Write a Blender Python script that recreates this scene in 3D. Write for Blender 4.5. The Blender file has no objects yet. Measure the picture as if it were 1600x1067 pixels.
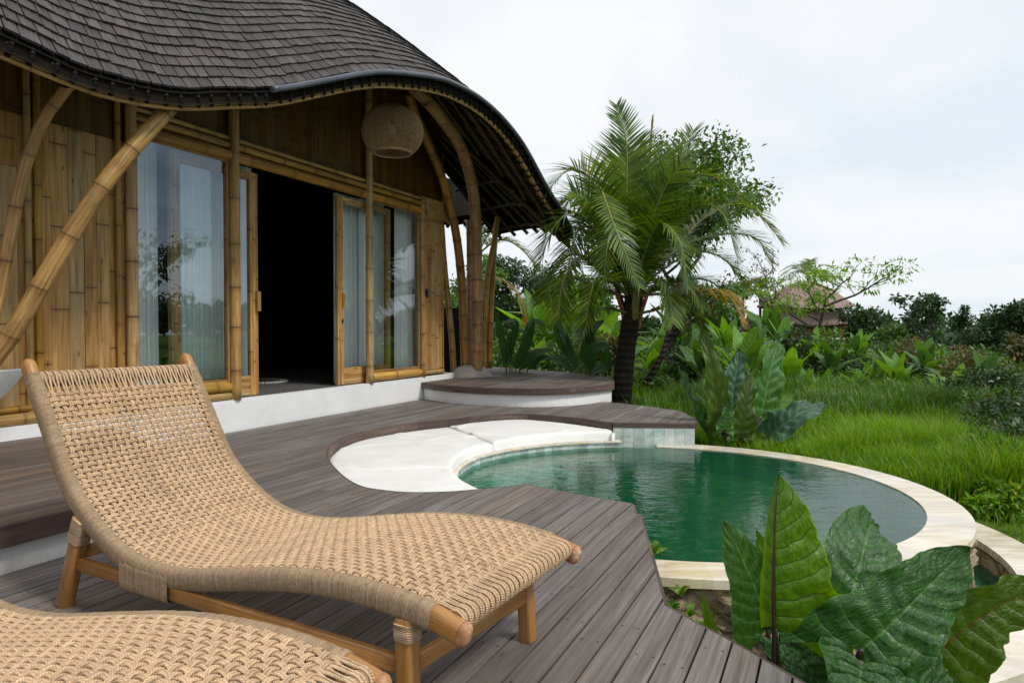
import bpy, bmesh, math, random
import numpy as np
from mathutils import Vector, Matrix
R=math.radians; PI=math.pi
sc=bpy.context.scene; COL=sc.collection
# ------------------------------------------------------------ camera
CAMP=Vector((0,0,1.0)); PITCH=R(1.15)
cam=bpy.data.objects.new('camera',bpy.data.cameras.new('camera')); COL.objects.link(cam)
cam.location=CAMP; cam.rotation_euler=(R(90)-PITCH,0,0)
cam.data.sensor_width=36; cam.data.lens=24; cam.data.clip_start=.02; cam.data.clip_end=3000
sc.camera=cam
# ------------------------------------------------------------ world + sun
SUN_EL,SUN_AZ=R(52),R(122)     # azimuth measured from +Y clockwise: the soft sun stands right-behind
w=bpy.data.worlds.new('World'); sc.world=w; w.use_nodes=True
nt=w.node_tree; nt.nodes.clear()
def N(t,ty,**k):
    n=t.nodes.new(ty)
    for a,b in k.items(): setattr(n,a,b)
    return n
out=N(nt,'ShaderNodeOutputWorld')
sky=N(nt,'ShaderNodeTexSky',sky_type='NISHITA',sun_disc=False); sky.sun_elevation=SUN_EL; sky.sun_rotation=SUN_AZ
b1=N(nt,'ShaderNodeBackground'); b1.inputs['Strength'].default_value=.09
nt.links.new(sky.outputs[0],b1.inputs[0])
tc=N(nt,'ShaderNodeTexCoord'); sep=N(nt,'ShaderNodeSeparateXYZ'); nt.links.new(tc.outputs['Generated'],sep.inputs[0])
def wm(op,a,b=None,c=None):
    n=N(nt,'ShaderNodeMath',operation=op)
    for i,v in enumerate((a,b,c)):
        if v is None: continue
        if isinstance(v,(int,float)): n.inputs[i].default_value=v
        else: nt.links.new(v,n.inputs[i])
    return n.outputs[0]
zc=wm('ADD',wm('MAXIMUM',sep.outputs[2],0),.16)
cmb=N(nt,'ShaderNodeCombineXYZ')
nt.links.new(wm('DIVIDE',sep.outputs[0],zc),cmb.inputs[0]); nt.links.new(wm('DIVIDE',sep.outputs[1],zc),cmb.inputs[1])
n1=N(nt,'ShaderNodeTexNoise'); n1.inputs['Scale'].default_value=.75; n1.inputs['Detail'].default_value=7; n1.inputs['Roughness'].default_value=.55; n1.inputs['Distortion'].default_value=.4
nt.links.new(cmb.outputs[0],n1.inputs['Vector'])
# thinner, bluer cloud towards +X (the side mirrored in the windows)
side=N(nt,'ShaderNodeMapRange'); side.inputs[1].default_value=.45; side.inputs[2].default_value=1.0; side.inputs[3].default_value=0; side.inputs[4].default_value=1; side.clamp=True
nt.links.new(sep.outputs[0],side.inputs[0])
front=N(nt,'ShaderNodeMapRange'); front.inputs[1].default_value=.2; front.inputs[2].default_value=.8; front.inputs[3].default_value=1; front.inputs[4].default_value=0; front.clamp=True
nt.links.new(sep.outputs[1],front.inputs[0])
sd=wm('MULTIPLY',side.outputs[0],front.outputs[0])
cr=N(nt,'ShaderNodeValToRGB')
e=cr.color_ramp.elements
e[0].position=.36; e[0].color=(.65,.71,.77,1); e[1].position=.54; e[1].color=(.80,.805,.81,1)
nt.links.new(n1.outputs[0],cr.inputs[0])
cr2=N(nt,'ShaderNodeValToRGB'); e=cr2.color_ramp.elements
e[0].position=.40; e[0].color=(.13,.25,.42,1); e[1].position=.62; e[1].color=(.62,.74,.86,1)
nt.links.new(n1.outputs[0],cr2.inputs[0])
mixc=N(nt,'ShaderNodeMixRGB'); nt.links.new(sd,mixc.inputs[0]); nt.links.new(cr.outputs[0],mixc.inputs[1]); nt.links.new(cr2.outputs[0],mixc.inputs[2])
# low sky is a little bluer
hz=N(nt,'ShaderNodeMapRange'); hz.inputs[1].default_value=0; hz.inputs[2].default_value=.28; hz.inputs[3].default_value=.55; hz.inputs[4].default_value=0; hz.clamp=True
nt.links.new(sep.outputs[2],hz.inputs[0])
mixh=N(nt,'ShaderNodeMixRGB'); nt.links.new(hz.outputs[0],mixh.inputs[0]); nt.links.new(mixc.outputs[0],mixh.inputs[1]); mixh.inputs[2].default_value=(.66,.715,.77,1)
b2=N(nt,'ShaderNodeBackground'); b2.inputs['Strength'].default_value=.97; nt.links.new(mixh.outputs[0],b2.inputs[0])
mx=N(nt,'ShaderNodeMixShader'); mx.inputs[0].default_value=.93
nt.links.new(b1.outputs[0],mx.inputs[1]); nt.links.new(b2.outputs[0],mx.inputs[2]); nt.links.new(mx.outputs[0],out.inputs[0])
sl=bpy.data.lights.new('sun','SUN'); sl.energy=1.9; sl.angle=R(11); sl.color=(1,.95,.87)
so=bpy.data.objects.new('sun',sl); COL.objects.link(so)
sd_=Vector((math.sin(SUN_AZ)*math.cos(SUN_EL),math.cos(SUN_AZ)*math.cos(SUN_EL),math.sin(SUN_EL)))
so.rotation_euler=sd_.to_track_quat('Z','Y').to_euler(); so.location=(0,0,30)
sc.view_settings.view_transform='Standard'; sc.view_settings.look='None'; sc.view_settings.exposure=0.38; sc.view_settings.gamma=1
# ------------------------------------------------------------ helpers
F0=1067.0
def ray(px,py): return (px-800)/F0,(512-py)/F0
def at(px,py,Y): k,m=ray(px,py); return Vector((k*Y,Y,1+m*Y))
def G(px,py,z=0.0):
    Y=(1-z)*F0/(py-512); return Vector(((px-800)/F0*Y,Y,z))
P0=Vector((-2.8,6.3,0)); DS=Vector((.424,.906,0)); DO=Vector((.906,-.424,0))
def W(s,o,z=0): return P0+DS*s+DO*o+Vector((0,0,z))
def toSO(p): d=Vector((p[0],p[1],0))-P0; return d.dot(DS),d.dot(DO)
def fac(px,py,o):
    k,m=ray(px,py); Y=(P0.x*.906-P0.y*.424+o)/(.906*k-.424)
    s,_=toSO((k*Y,Y)); return s,1+m*Y
def fs(px,o=-.06): return fac(px,500,o)[0]
def interp(x,tab,c=1):
    # smooth (catmull) interpolation of a table of rows
    n=len(tab)
    if x<=tab[0][0]: return tab[0][c]
    if x>=tab[-1][0]: return tab[-1][c]
    for i in range(n-1):
        if tab[i][0]<=x<=tab[i+1][0]: break
    x0,x1=tab[i][0],tab[i+1][0]; h=x1-x0; u=(x-x0)/h
    def sl_(j):
        if j==0: return (tab[1][c]-tab[0][c])/(tab[1][0]-tab[0][0])
        if j==n-1: return (tab[-1][c]-tab[-2][c])/(tab[-1][0]-tab[-2][0])
        return (tab[j+1][c]-tab[j-1][c])/(tab[j+1][0]-tab[j-1][0])
    m0,m1=sl_(i)*h,sl_(i+1)*h
    return (2*u**3-3*u*u+1)*tab[i][c]+(u**3-2*u*u+u)*m0+(-2*u**3+3*u*u)*tab[i+1][c]+(u**3-u*u)*m1
def catmull(pts,n=8):
    pts=[Vector(p) for p in pts]
    if len(pts)<3: 
        return [pts[0].lerp(pts[1],i/n) for i in range(n+1)]
    P=[2*pts[0]-pts[1]]+pts+[2*pts[-1]-pts[-2]]; o=[]
    for i in range(1,len(P)-2):
        a,b,c,d=P[i-1],P[i],P[i+1],P[i+2]
        for k in range(n):
            t=k/n; o.append(.5*((2*b)+(c-a)*t+(2*a-5*b+4*c-d)*t*t+(3*b-a-3*c+d)*t**3))
    o.append(pts[-1].copy()); return o
class MB:
    def __init__(s): s.v=[];s.f=[];s.uv=[];s.r=[];s.sm=[];s.mi=[]
    def face(s,idx,uv=None,r=.5,sm=False,mi=0):
        s.f.append(tuple(idx)); s.uv.append(uv or [(0,0)]*len(idx)); s.r.append(r); s.sm.append(sm); s.mi.append(mi)
    def tube(s,pts,r,n=8,cap=True,v0=0.0,vs=1.0,rnd=None,mi=0,sec=None,up=None):
        pts=[Vector(p) for p in pts]; m=len(pts)
        if rnd is None: rnd=random.random()
        rr=r if hasattr(r,'__len__') else [r]*m
        T=[(pts[min(i+1,m-1)]-pts[max(i-1,0)]).normalized() for i in range(m)]
        a=Vector(up) if up else (Vector((0,0,1)) if abs(T[0].z)<.9 else Vector((1,0,0)))
        U=(a-T[0]*a.dot(T[0])).normalized(); base=len(s.v); d=v0; D=[]
        for i in range(m):
            if i: d+=(pts[i]-pts[i-1]).length*vs
            D.append(d)
            U=(U-T[i]*U.dot(T[i])).normalized(); V=T[i].cross(U)
            for j in range(n):
                an=2*PI*j/n
                if sec: x,y=sec(an)
                else: x,y=math.cos(an),math.sin(an)
                s.v.append(pts[i]+(U*x+V*y)*rr[i])
        for i in range(m-1):
            for j in range(n):
                k=(j+1)%n
                s.face((base+i*n+j,base+i*n+k,base+(i+1)*n+k,base+(i+1)*n+j),
                    [(j/n,D[i]),((j+1)/n,D[i]),((j+1)/n,D[i+1]),(j/n,D[i+1])],rnd,True,mi)
        if cap:
            s.face([base+j for j in range(n)][::-1],[(.5+.2*math.cos(2*PI*j/n),v0) for j in range(n)],rnd,False,mi)
            s.face([base+(m-1)*n+j for j in range(n)],[(.5+.2*math.cos(2*PI*j/n),D[-1]) for j in range(n)],rnd,False,mi)
    def box(s,c,ax,ay,az,rnd=None,mi=0,uvs=None,bev=0):
        # c centre, ax ay az half-axis vectors; uv in metres along the longest axis
        c=Vector(c); A=[Vector(ax),Vector(ay),Vector(az)]
        if rnd is None: rnd=random.random()
        L=[a.length for a in A]; k=L.index(max(L)); off=random.random()*20
        def P(x,y,z): return c+A[0]*x+A[1]*y+A[2]*z
        for ax_ in range(3):
            for sg in (-1,1):
                o=[0,1,2]; o.remove(ax_); q=[]; uv=[]
                for (a,b) in ((-1,-1),(1,-1),(1,1),(-1,1)):
                    co=[0,0,0]; co[ax_]=sg; co[o[0]]=a; co[o[1]]=b
                    q.append(P(*co))
                    la,lb=a*L[o[0]],b*L[o[1]]
                    uv.append((lb,la+off) if o[0]==k else (la,lb+off))
                b0=len(s.v); s.v+=q
                flip=(q[1]-q[0]).cross(q[2]-q[0]).dot(A[ax_]*sg)<0
                idx=[b0,b0+1,b0+2,b0+3]
                if flip: idx=idx[::-1]; uv=uv[::-1]
                s.face(idx,uv,rnd,False,mi)
    def quad(s,a,b,c,d,uv=None,rnd=None,sm=False,mi=0):
        b0=len(s.v); s.v+=[Vector(a),Vector(b),Vector(c),Vector(d)]
        s.face((b0,b0+1,b0+2,b0+3),uv or [(0,0),(1,0),(1,1),(0,1)],random.random() if rnd is None else rnd,sm,mi)
    def grid(s,fn,nu,nv,uvf=None,rnd=.5,sm=True,mi=0,wrap=False):
        b0=len(s.v)
        for j in range(nv+1):
            for i in range(nu+1): s.v.append(Vector(fn(i/nu,j/nv)))
        for j in range(nv):
            for i in range(nu):
                a=b0+j*(nu+1)+i; q=(a,a+1,a+nu+2,a+nu+1)
                uv=[(i/nu,j/nv),((i+1)/nu,j/nv),((i+1)/nu,(j+1)/nv),(i/nu,(j+1)/nv)]
                if uvf: uv=[uvf(*p) for p in uv]
                s.face(q,uv,rnd,sm,mi)
    def lathe(s,prof,c=(0,0,0),n=32,rnd=.5,a0=0,a1=2*PI,mi=0):
        c=Vector(c); full=abs(a1-a0-2*PI)<1e-6
        def fn(u,v):
            k=min(int(v*(len(prof)-1)+1e-6),len(prof)-1); r,z=prof[k]; a=a0+(a1-a0)*u
            return c+Vector((r*math.cos(a),r*math.sin(a),z))
        s.grid(fn,n,len(prof)-1,lambda u,v:(u*n,v*(len(prof)-1)),rnd,True,mi)
    def build(s,name,mat,parent=None,**k):
        me=bpy.data.meshes.new(name)
        me.from_pydata([tuple(v) for v in s.v],[],s.f)
        u=me.uv_layers.new(name='UVMap')
        flat=[c for f in s.uv for p in f for c in p]; u.data.foreach_set('uv',flat)
        at_=me.attributes.new('rnd','FLOAT','FACE'); at_.data.foreach_set('value',s.r)
        me.polygons.foreach_set('use_smooth',s.sm); me.polygons.foreach_set('material_index',s.mi)
        for m in (mat if isinstance(mat,(list,tuple)) else [mat]): me.materials.append(m)
        me.update(); me.validate()
        return link(name,me,parent,**k)
def link(name,me,parent=None,label=None,cat=None,group=None,kind=None):
    o=bpy.data.objects.new(name,me); COL.objects.link(o)
    if parent: o.parent=parent
    return tag(o,label,cat,group,kind)
def tag(o,label=None,cat=None,group=None,kind=None):
    if label: o['label']=label
    if cat: o['category']=cat
    if group: o['group']=group
    if kind: o['kind']=kind
    return o
def empty(name,loc=(0,0,0),rz=0,**k):
    o=bpy.data.objects.new(name,None); COL.objects.link(o); o.location=loc; o.rotation_euler=(0,0,rz); o.empty_display_size=.1
    return tag(o,**k)
def copy_tree(o,parent=None):
    c=o.copy(); COL.objects.link(c)
    if parent: c.parent=parent
    for ch in [x for x in bpy.data.objects if x.parent==o]: copy_tree(ch,c)
    return c
def npmesh(name,V,Q,rnd,mat,parent=None,uv=None,smooth=False,**k):
    # V (n,3), Q (m,4) or (m,3)
    me=bpy.data.meshes.new(name); m,q=Q.shape
    me.vertices.add(len(V)); me.vertices.foreach_set('co',V.astype(np.float32).ravel())
    me.loops.add(m*q); me.loops.foreach_set('vertex_index',Q.astype(np.int32).ravel())
    me.polygons.add(m); me.polygons.foreach_set('loop_start',np.arange(0,m*q,q,dtype=np.int32))
    try: me.polygons.foreach_set('loop_total',np.full(m,q,dtype=np.int32))
    except Exception: pass
    me.update(calc_edges=True)
    a=me.attributes.new('rnd','FLOAT','FACE'); a.data.foreach_set('value',rnd.astype(np.float32))
    if uv is not None:
        u=me.uv_layers.new(name='UVMap'); u.data.foreach_set('uv',uv.astype(np.float32).ravel())
    if smooth: me.polygons.foreach_set('use_smooth',np.ones(m,dtype=bool))
    for mm in (mat if isinstance(mat,(list,tuple)) else [mat]): me.materials.append(mm)
    me.validate()
    return link(name,me,parent,**k)
# ------------------------------------------------------------ materials
class MT:
    def __init__(s,name):
        s.m=bpy.data.materials.new(name); s.m.use_nodes=True; s.t=s.m.node_tree; s.t.nodes.clear()
        s.out=s.n('ShaderNodeOutputMaterial')
    def n(s,ty,**k): return N(s.t,ty,**k)
    def l(s,a,b): s.t.links.new(a,b)
    def set(s,i,v):
        if v is None: return
        if hasattr(v,'links') or isinstance(v,bpy.types.NodeSocket): s.l(v,i)
        elif isinstance(v,(tuple,list)) and len(v)==3 and i.type=='RGBA': i.default_value=(*v,1)
        else: i.default_value=v
    def math(s,op,a,b=None,c=None,clamp=False):
        n=s.n('ShaderNodeMath',operation=op); n.use_clamp=clamp
        for i,v in enumerate((a,b,c)): s.set(n.inputs[i],v)
        return n.outputs[0]
    def uv(s): return s.n('ShaderNodeTexCoord').outputs['UV']
    def obj(s): return s.n('ShaderNodeTexCoord').outputs['Object']
    def geo(s): return s.n('ShaderNodeNewGeometry').outputs['Position']
    def sep(s,v):
        n=s.n('ShaderNodeSeparateXYZ'); s.l(v,n.inputs[0]); return n.outputs
    def comb(s,x,y,z=0):
        n=s.n('ShaderNodeCombineXYZ')
        for i,v in enumerate((x,y,z)): s.set(n.inputs[i],v)
        return n.outputs[0]
    def rnd(s): return s.n('ShaderNodeAttribute',attribute_name='rnd').outputs['Fac']
    def noise(s,vec,scale=5,detail=3,rough=.5,dist=0,dim='3D',w=None):
        n=s.n('ShaderNodeTexNoise',noise_dimensions=dim)
        s.l(vec,n.inputs['Vector']) if vec else None
        s.set(n.inputs['Scale'],scale); n.inputs['Detail'].default_value=detail; n.inputs['Roughness'].default_value=rough; n.inputs['Distortion'].default_value=dist
        if w is not None: s.set(n.inputs['W'],w)
        return n.outputs[0]
    def vor(s,vec,scale=5,feature='F1',out='Distance',rand=1):
        n=s.n('ShaderNodeTexVoronoi',feature=feature); s.l(vec,n.inputs['Vector']); n.inputs['Scale'].default_value=scale; n.inputs['Randomness'].default_value=rand
        return n.outputs[out]
    def map(s,vec,scale=(1,1,1),loc=(0,0,0)):
        n=s.n('ShaderNodeMapping'); s.l(vec,n.inputs[0]); n.inputs['Scale'].default_value=scale
        s.set(n.inputs['Location'],loc); return n.outputs[0]
    def ramp(s,f,stops,interp='LINEAR'):
        n=s.n('ShaderNodeValToRGB'); n.color_ramp.interpolation=interp; e=n.color_ramp.elements
        while len(e)<len(stops): e.new(.5)
        for i,(p,c) in enumerate(stops):
            e[i].position=p; e[i].color=(*c,1) if len(c)==3 else c
        s.l(f,n.inputs[0]); return n.outputs[0]
    def mix(s,f,a,b,mode='MIX'):
        n=s.n('ShaderNodeMixRGB',blend_type=mode); s.set(n.inputs[0],f); s.set(n.inputs[1],a); s.set(n.inputs[2],b); return n.outputs[0]
    def rangem(s,v,a,b,c=0,d=1):
        n=s.n('ShaderNodeMapRange'); n.clamp=True; s.set(n.inputs[0],v)
        for i,x in enumerate((a,b,c,d)): n.inputs[i+1].default_value=x
        return n.outputs[0]
    def bump(s,h,strength=.3,dist=.01,normal=None):
        n=s.n('ShaderNodeBump'); n.inputs['Strength'].default_value=strength; n.inputs['Distance'].default_value=dist; s.l(h,n.inputs['Height'])
        if normal: s.l(normal,n.inputs['Normal'])
        return n.outputs[0]
    def pbr(s,col,rough=.6,normal=None,spec=.5,metal=0,coat=0,sheen=0,link=True):
        p=s.n('ShaderNodeBsdfPrincipled'); s.set(p.inputs['Base Color'],col); s.set(p.inputs['Roughness'],rough)
        s.set(p.inputs['Specular IOR Level'],spec); s.set(p.inputs['Metallic'],metal); s.set(p.inputs['Coat Weight'],coat); s.set(p.inputs['Sheen Weight'],sheen)
        if normal: s.l(normal,p.inputs['Normal'])
        if link: s.l(p.outputs[0],s.out.inputs[0])
        return p.outputs[0]
    def hsv(s,c,h=.5,sa=1,v=1):
        n=s.n('ShaderNodeHueSaturation'); s.set(n.inputs['Hue'],h); s.set(n.inputs['Saturation'],sa); s.set(n.inputs['Value'],v); s.l(c,n.inputs['Color']) if not isinstance(c,tuple) else s.set(n.inputs['Color'],c)
        return n.outputs[0]
MAT={}
def bamboo_mat(name,c1,c2,c3,dark=.5,rough=.45):
    m=MT(name); uv=m.uv(); u,v,_=m.sep(uv); r=m.rnd()
    vec=m.comb(m.math('MULTIPLY',u,26),m.math('ADD',m.math('MULTIPLY',v,1.1),m.math('MULTIPLY',r,37)),m.math('MULTIPLY',r,11))
    a=m.noise(vec,1,4,.6); vec2=m.comb(m.math('MULTIPLY',u,4),m.math('MULTIPLY',v,1.3),m.math('MULTIPLY',r,23)); b=m.noise(vec2,1.3,3,.5)
    col=m.ramp(a,[(.3,c1),(.5,c2),(.72,c3)])
    col=m.mix(m.math('MULTIPLY',m.ramp(b,[(.35,(0,0,0)),(.7,(1,1,1))]),.6),col,m.mix(.5,col,(c1[0]*.55,c1[1]*.5,c1[2]*.5)))
    seg=m.math('FLOOR',v); sv=m.noise(m.comb(seg,m.math('MULTIPLY',r,91),0),7.3,0)
    col=m.hsv(col,v=m.rangem(sv,.3,.7,.82,1.15))
    fr=m.math('FRACT',v); d=m.math('MINIMUM',fr,m.math('SUBTRACT',1,fr))
    ln=m.rangem(d,.008,.03,1,0); ln2=m.rangem(d,.03,.14,.28,0)
    col=m.mix(m.math('MULTIPLY',m.math('MAXIMUM',ln,ln2),m.rangem(sv,.3,.7,.45,.95)),col,(c1[0]*.35,c1[1]*.25,c1[2]*.2))
    oi=m.n('ShaderNodeObjectInfo').outputs['Random']; col=m.hsv(col,h=m.rangem(oi,0,1,.488,.508),sa=m.rangem(m.math('FRACT',m.math('MULTIPLY',oi,7.3)),0,1,.85,1.1),v=m.rangem(m.math('FRACT',m.math('MULTIPLY',oi,3.1)),0,1,.80,1.12))
    st=m.noise(m.geo(),5,4,.7); col=m.mix(m.rangem(st,.56,.7,0,.45),col,(.12,.075,.03))
    nr=m.bump(m.math('ADD',a,m.math('MULTIPLY',ln,-2)),.25,.004)
    m.pbr(col,rough,nr,.4); return m.m
MAT['bamboo']=bamboo_mat('bamboo_golden',(.23,.118,.027),(.45,.255,.060),(.62,.38,.11))
MAT['bamboo_dark']=bamboo_mat('bamboo_brown',(.045,.025,.011),(.095,.055,.023),(.14,.085,.04))
def plank_mat(dk=1.0):
    # flattened bamboo boards: uv in metres, fine vertical slits, node lines at random heights
    m=MT('split_bamboo'); u,v,_=m.sep(m.uv()); r=m.rnd()
    f=m.noise(m.comb(m.math('MULTIPLY',u,190),m.math('MULTIPLY',v,.9),m.math('MULTIPLY',r,57)),1,3,.7)
    g=m.noise(m.comb(m.math('MULTIPLY',u,30),m.math('MULTIPLY',v,2.2),m.math('MULTIPLY',r,31)),1,4,.6)
    col=m.ramp(g,[(.28,(.25,.128,.036)),(.5,(.44,.245,.070)),(.72,(.60,.37,.13))])
    col=m.hsv(col,h=m.rangem(r,0,1,.492,.508),sa=m.rangem(r,0,1,1.05,.85),v=m.rangem(m.math('FRACT',m.math('MULTIPLY',r,7.7)),0,1,.72,1.18))
    col=m.mix(m.rangem(f,.56,.68,0,.65),col,(.12,.06,.02)); col=m.mix(m.rangem(f,.3,.42,.3,0),col,(.62,.45,.22))
    vv=m.math('DIVIDE',m.math('ADD',v,m.math('MULTIPLY',r,13)),.62); fr=m.math('FRACT',vv); d=m.math('MINIMUM',fr,m.math('SUBTRACT',1,fr))
    ln=m.rangem(d,.004,.012,1,0); col=m.mix(m.math('MAXIMUM',ln,m.rangem(d,.01,.06,.25,0)),col,(.13,.06,.02))
    k=m.vor(m.comb(m.math('MULTIPLY',u,14),m.math('MULTIPLY',v,3.5),m.math('MULTIPLY',r,19)),1); col=m.mix(m.rangem(k,.06,.11,.8,0),col,(.07,.03,.012))
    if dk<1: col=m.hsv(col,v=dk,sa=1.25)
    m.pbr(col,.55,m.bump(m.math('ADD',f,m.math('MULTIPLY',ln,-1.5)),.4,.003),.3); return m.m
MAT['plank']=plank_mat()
MAT['plank_eave_shade']=plank_mat(.26)  # darkened copy of the planks, the shade under the eave put into its colour
def deck_mat(name,warm):
    m=MT(name); u,v,_=m.sep(m.uv()); r=m.rnd()
    g=m.noise(m.comb(m.math('MULTIPLY',u,70),m.math('MULTIPLY',v,2.0),m.math('MULTIPLY',r,43)),1,5,.65,.3)
    b=m.noise(m.comb(m.math('MULTIPLY',u,9),m.math('MULTIPLY',v,1.4),m.math('MULTIPLY',r,29)),1,4,.6,.5)
    big=m.noise(m.geo(),.9,4,.6,.3)
    if warm: st=[(.25,(.065,.046,.037)),(.5,(.125,.092,.073)),(.75,(.20,.155,.125))]
    else: st=[(.25,(.080,.068,.061)),(.5,(.172,.150,.136)),(.75,(.29,.262,.240))]
    col=m.ramp(g,st)
    col=m.mix(m.rangem(b,.4,.7,.0,.45),col,(st[0][1][0]*.75,st[0][1][1]*.7,st[0][1][2]*.7))
    col=m.hsv(col,sa=m.rangem(m.math('FRACT',m.math('MULTIPLY',r,5.3)),0,1,.6,1.25),v=m.rangem(r,0,1,.74,1.22))
    col=m.mix(m.rangem(big,.42,.66,0,.45),col,(.13,.092,.07))
    col=m.mix(m.rangem(m.vor(m.comb(m.math('MULTIPLY',u,9),m.math('MULTIPLY',v,5),m.math('MULTIPLY',r,9)),1),.05,.09,.5,0),col,(.05,.035,.028))
    # screws
    fv=m.math('SUBTRACT',m.math('FRACT',m.math('ADD',m.math('DIVIDE',v,.46),m.math('MULTIPLY',r,7))),.5); dv=m.math('MULTIPLY',fv,.46)
    du=m.math('SUBTRACT',m.math('ABSOLUTE',u),.026); d=m.math('SQRT',m.math('ADD',m.math('MULTIPLY',du,du),m.math('MULTIPLY',dv,dv)))
    nail=m.rangem(d,.0035,.0055,1,0); col=m.mix(nail,col,(.025,.02,.018))
    rough=m.rangem(b,.3,.7,.42,.72)
    m.pbr(col,rough,m.bump(m.math('ADD',g,m.math('MULTIPLY',nail,-1)),.35,.003),.45); return m.m
MAT['deck']=deck_mat('grey_deck_wood',False); MAT['deck_warm']=deck_mat('brown_deck_wood',True)
def fascia_mat():
    m=MT('fascia_wood'); p=m.geo(); u,v,_=m.sep(m.uv()); r=m.rnd()
    g=m.noise(m.comb(m.math('MULTIPLY',u,2),m.math('MULTIPLY',v,40),m.math('MULTIPLY',r,17)),1,4,.6)
    col=m.ramp(g,[(.3,(.055,.036,.03)),(.55,(.105,.07,.058)),(.8,(.19,.14,.12))]); col=m.hsv(col,v=m.rangem(r,0,1,.7,1.35))
    m.pbr(col,.6,m.bump(g,.3,.003),.4); return m.m
MAT['fascia']=fascia_mat()
def cord_mat(name,lines,base=(.60,.425,.262)):
    m=MT(name); u,v,_=m.sep(m.uv()); r=m.rnd()
    n=m.noise(m.obj(),90,3,.7); n2=m.noise(m.obj(),9,2,.5)
    col=m.ramp(n,[(.28,(base[0]*.62,base[1]*.56,base[2]*.50)),(.46,base),(.75,(base[0]*1.15,base[1]*1.18,base[2]*1.22))])
    col=m.hsv(col,v=m.rangem(r,0,1,.84,1.14)); col=m.hsv(col,v=m.rangem(n2,.3,.7,.92,1.07))
    if lines:
        w_=m.math('SINE',m.math('MULTIPLY',m.math('ADD',v,m.math('MULTIPLY',n2,.004)),2*PI/.0042)); h=w_
        col=m.mix(m.rangem(w_,-.95,-.05,.85,0),col,(base[0]*.22,base[1]*.17,base[2]*.13))
        vr=m.noise(m.comb(m.math('FLOOR',m.math('DIVIDE',v,.0042)),0,0),3.7,0); col=m.hsv(col,v=m.rangem(vr,.3,.7,.8,1.18))
        sp=m.noise(m.comb(m.math('MULTIPLY',u,14),m.math('MULTIPLY',v,230),0),1,2,.6); col=m.mix(m.rangem(sp,.62,.74,0,.4),col,(.17,.10,.045))
        nr=m.bump(h,.7,.002)
    else:
        tw=m.math('SINE',m.math('ADD',m.math('MULTIPLY',v,2*PI/.006),m.math('MULTIPLY',u,2*PI)))
        col=m.mix(m.rangem(tw,-1,-.3,.4,0),col,(base[0]*.4,base[1]*.33,base[2]*.28)); nr=m.bump(tw,.5,.0015)
    m.pbr(col,.62,nr,.35); return m.m
MAT['cord']=cord_mat('woven_cord',False); MAT['wrap']=cord_mat('wrapped_cord',True)
def teak_mat():
    m=MT('teak'); u,v,_=m.sep(m.uv()); o=m.obj(); r=m.rnd()
    g=m.noise(m.comb(m.math('MULTIPLY',u,60),m.math('MULTIPLY',v,3),m.math('MULTIPLY',r,40)),1,5,.6,.4); b=m.noise(o,7,3,.6)
    col=m.ramp(g,[(.28,(.21,.088,.020)),(.5,(.40,.19,.050)),(.75,(.54,.29,.095))]); col=m.mix(m.rangem(b,.45,.7,0,.4),col,(.17,.065,.02))
    m.pbr(col,m.rangem(b,.3,.7,.28,.5),m.bump(g,.12,.002),.5,coat=.25); return m.m
MAT['teak']=teak_mat()
def tip_mat():
    m=MT('worn_teak'); o=m.obj(); b=m.noise(o,26,4,.7)
    col=m.ramp(b,[(.35,(.30,.13,.045)),(.55,(.42,.22,.11)),(.66,(.55,.47,.38)),(.8,(.42,.36,.30))]); m.pbr(col,.55,m.bump(b,.3,.003),.4); return m.m
MAT['worn']=tip_mat()
def plaster_mat(name,c=(.80,.805,.80),dirt=.25):
    m=MT(name); p=m.geo(); n=m.noise(p,2.2,6,.65,.4); n2=m.noise(p,28,4,.6)
    col=m.ramp(n,[(.35,tuple(x*.92 for x in c)),(.6,c)]); col=m.mix(m.rangem(n2,.58,.75,0,dirt),col,(.45,.44,.41))
    x,y,z=m.sep(p); lo=m.rangem(z,-.02,.05,.35,0); col=m.mix(m.math('MULTIPLY',lo,m.rangem(n2,.35,.6,.3,1)),col,(.30,.27,.23))
    m.pbr(col,.8,m.bump(n2,.25,.004),.2); return m.m
MAT['plaster']=plaster_mat('white_plaster')
def fabric_mat():
    m=MT('cushion_canvas'); p=m.geo(); n=m.noise(p,3.0,4,.6); n2=m.noise(p,26,3,.6)
    col=m.ramp(n,[(.35,(.73,.72,.69)),(.6,(.80,.795,.775))]); col=m.mix(m.rangem(n2,.62,.8,0,.25),col,(.66,.62,.55))
    m.pbr(col,.85,m.bump(m.math('ADD',m.math('MULTIPLY',n,2),n2),.08,.01),.15,sheen=.2); return m.m
MAT['fabric']=fabric_mat()
def tile_mat():
    m=MT('green_stone_tile'); p=m.geo(); r=m.rnd(); n=m.noise(p,9,5,.65,.5); n2=m.noise(p,55,3,.6)
    col=m.ramp(n,[(.3,(.24,.36,.33)),(.5,(.45,.55,.51)),(.7,(.62,.67,.63))]); col=m.hsv(col,v=m.rangem(r,0,1,.72,1.18),sa=m.rangem(m.math('FRACT',m.math('MULTIPLY',r,9)),0,1,.6,1.1))
    col=m.mix(m.rangem(n2,.62,.72,0,.6),col,(.13,.15,.12))
    u,v,_=m.sep(m.uv()); eu=m.math('MINIMUM',u,m.math('SUBTRACT',1,u)); ev=m.math('MINIMUM',v,m.math('SUBTRACT',1,v)); g=m.rangem(m.math('MINIMUM',eu,m.math('MULTIPLY',ev,1.2)),.008,.03,.75,0); col=m.mix(g,col,(.14,.19,.17))
    m.pbr(col,.5,m.bump(n2,.25,.004),.45); return m.m
MAT['tile']=tile_mat()
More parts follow.
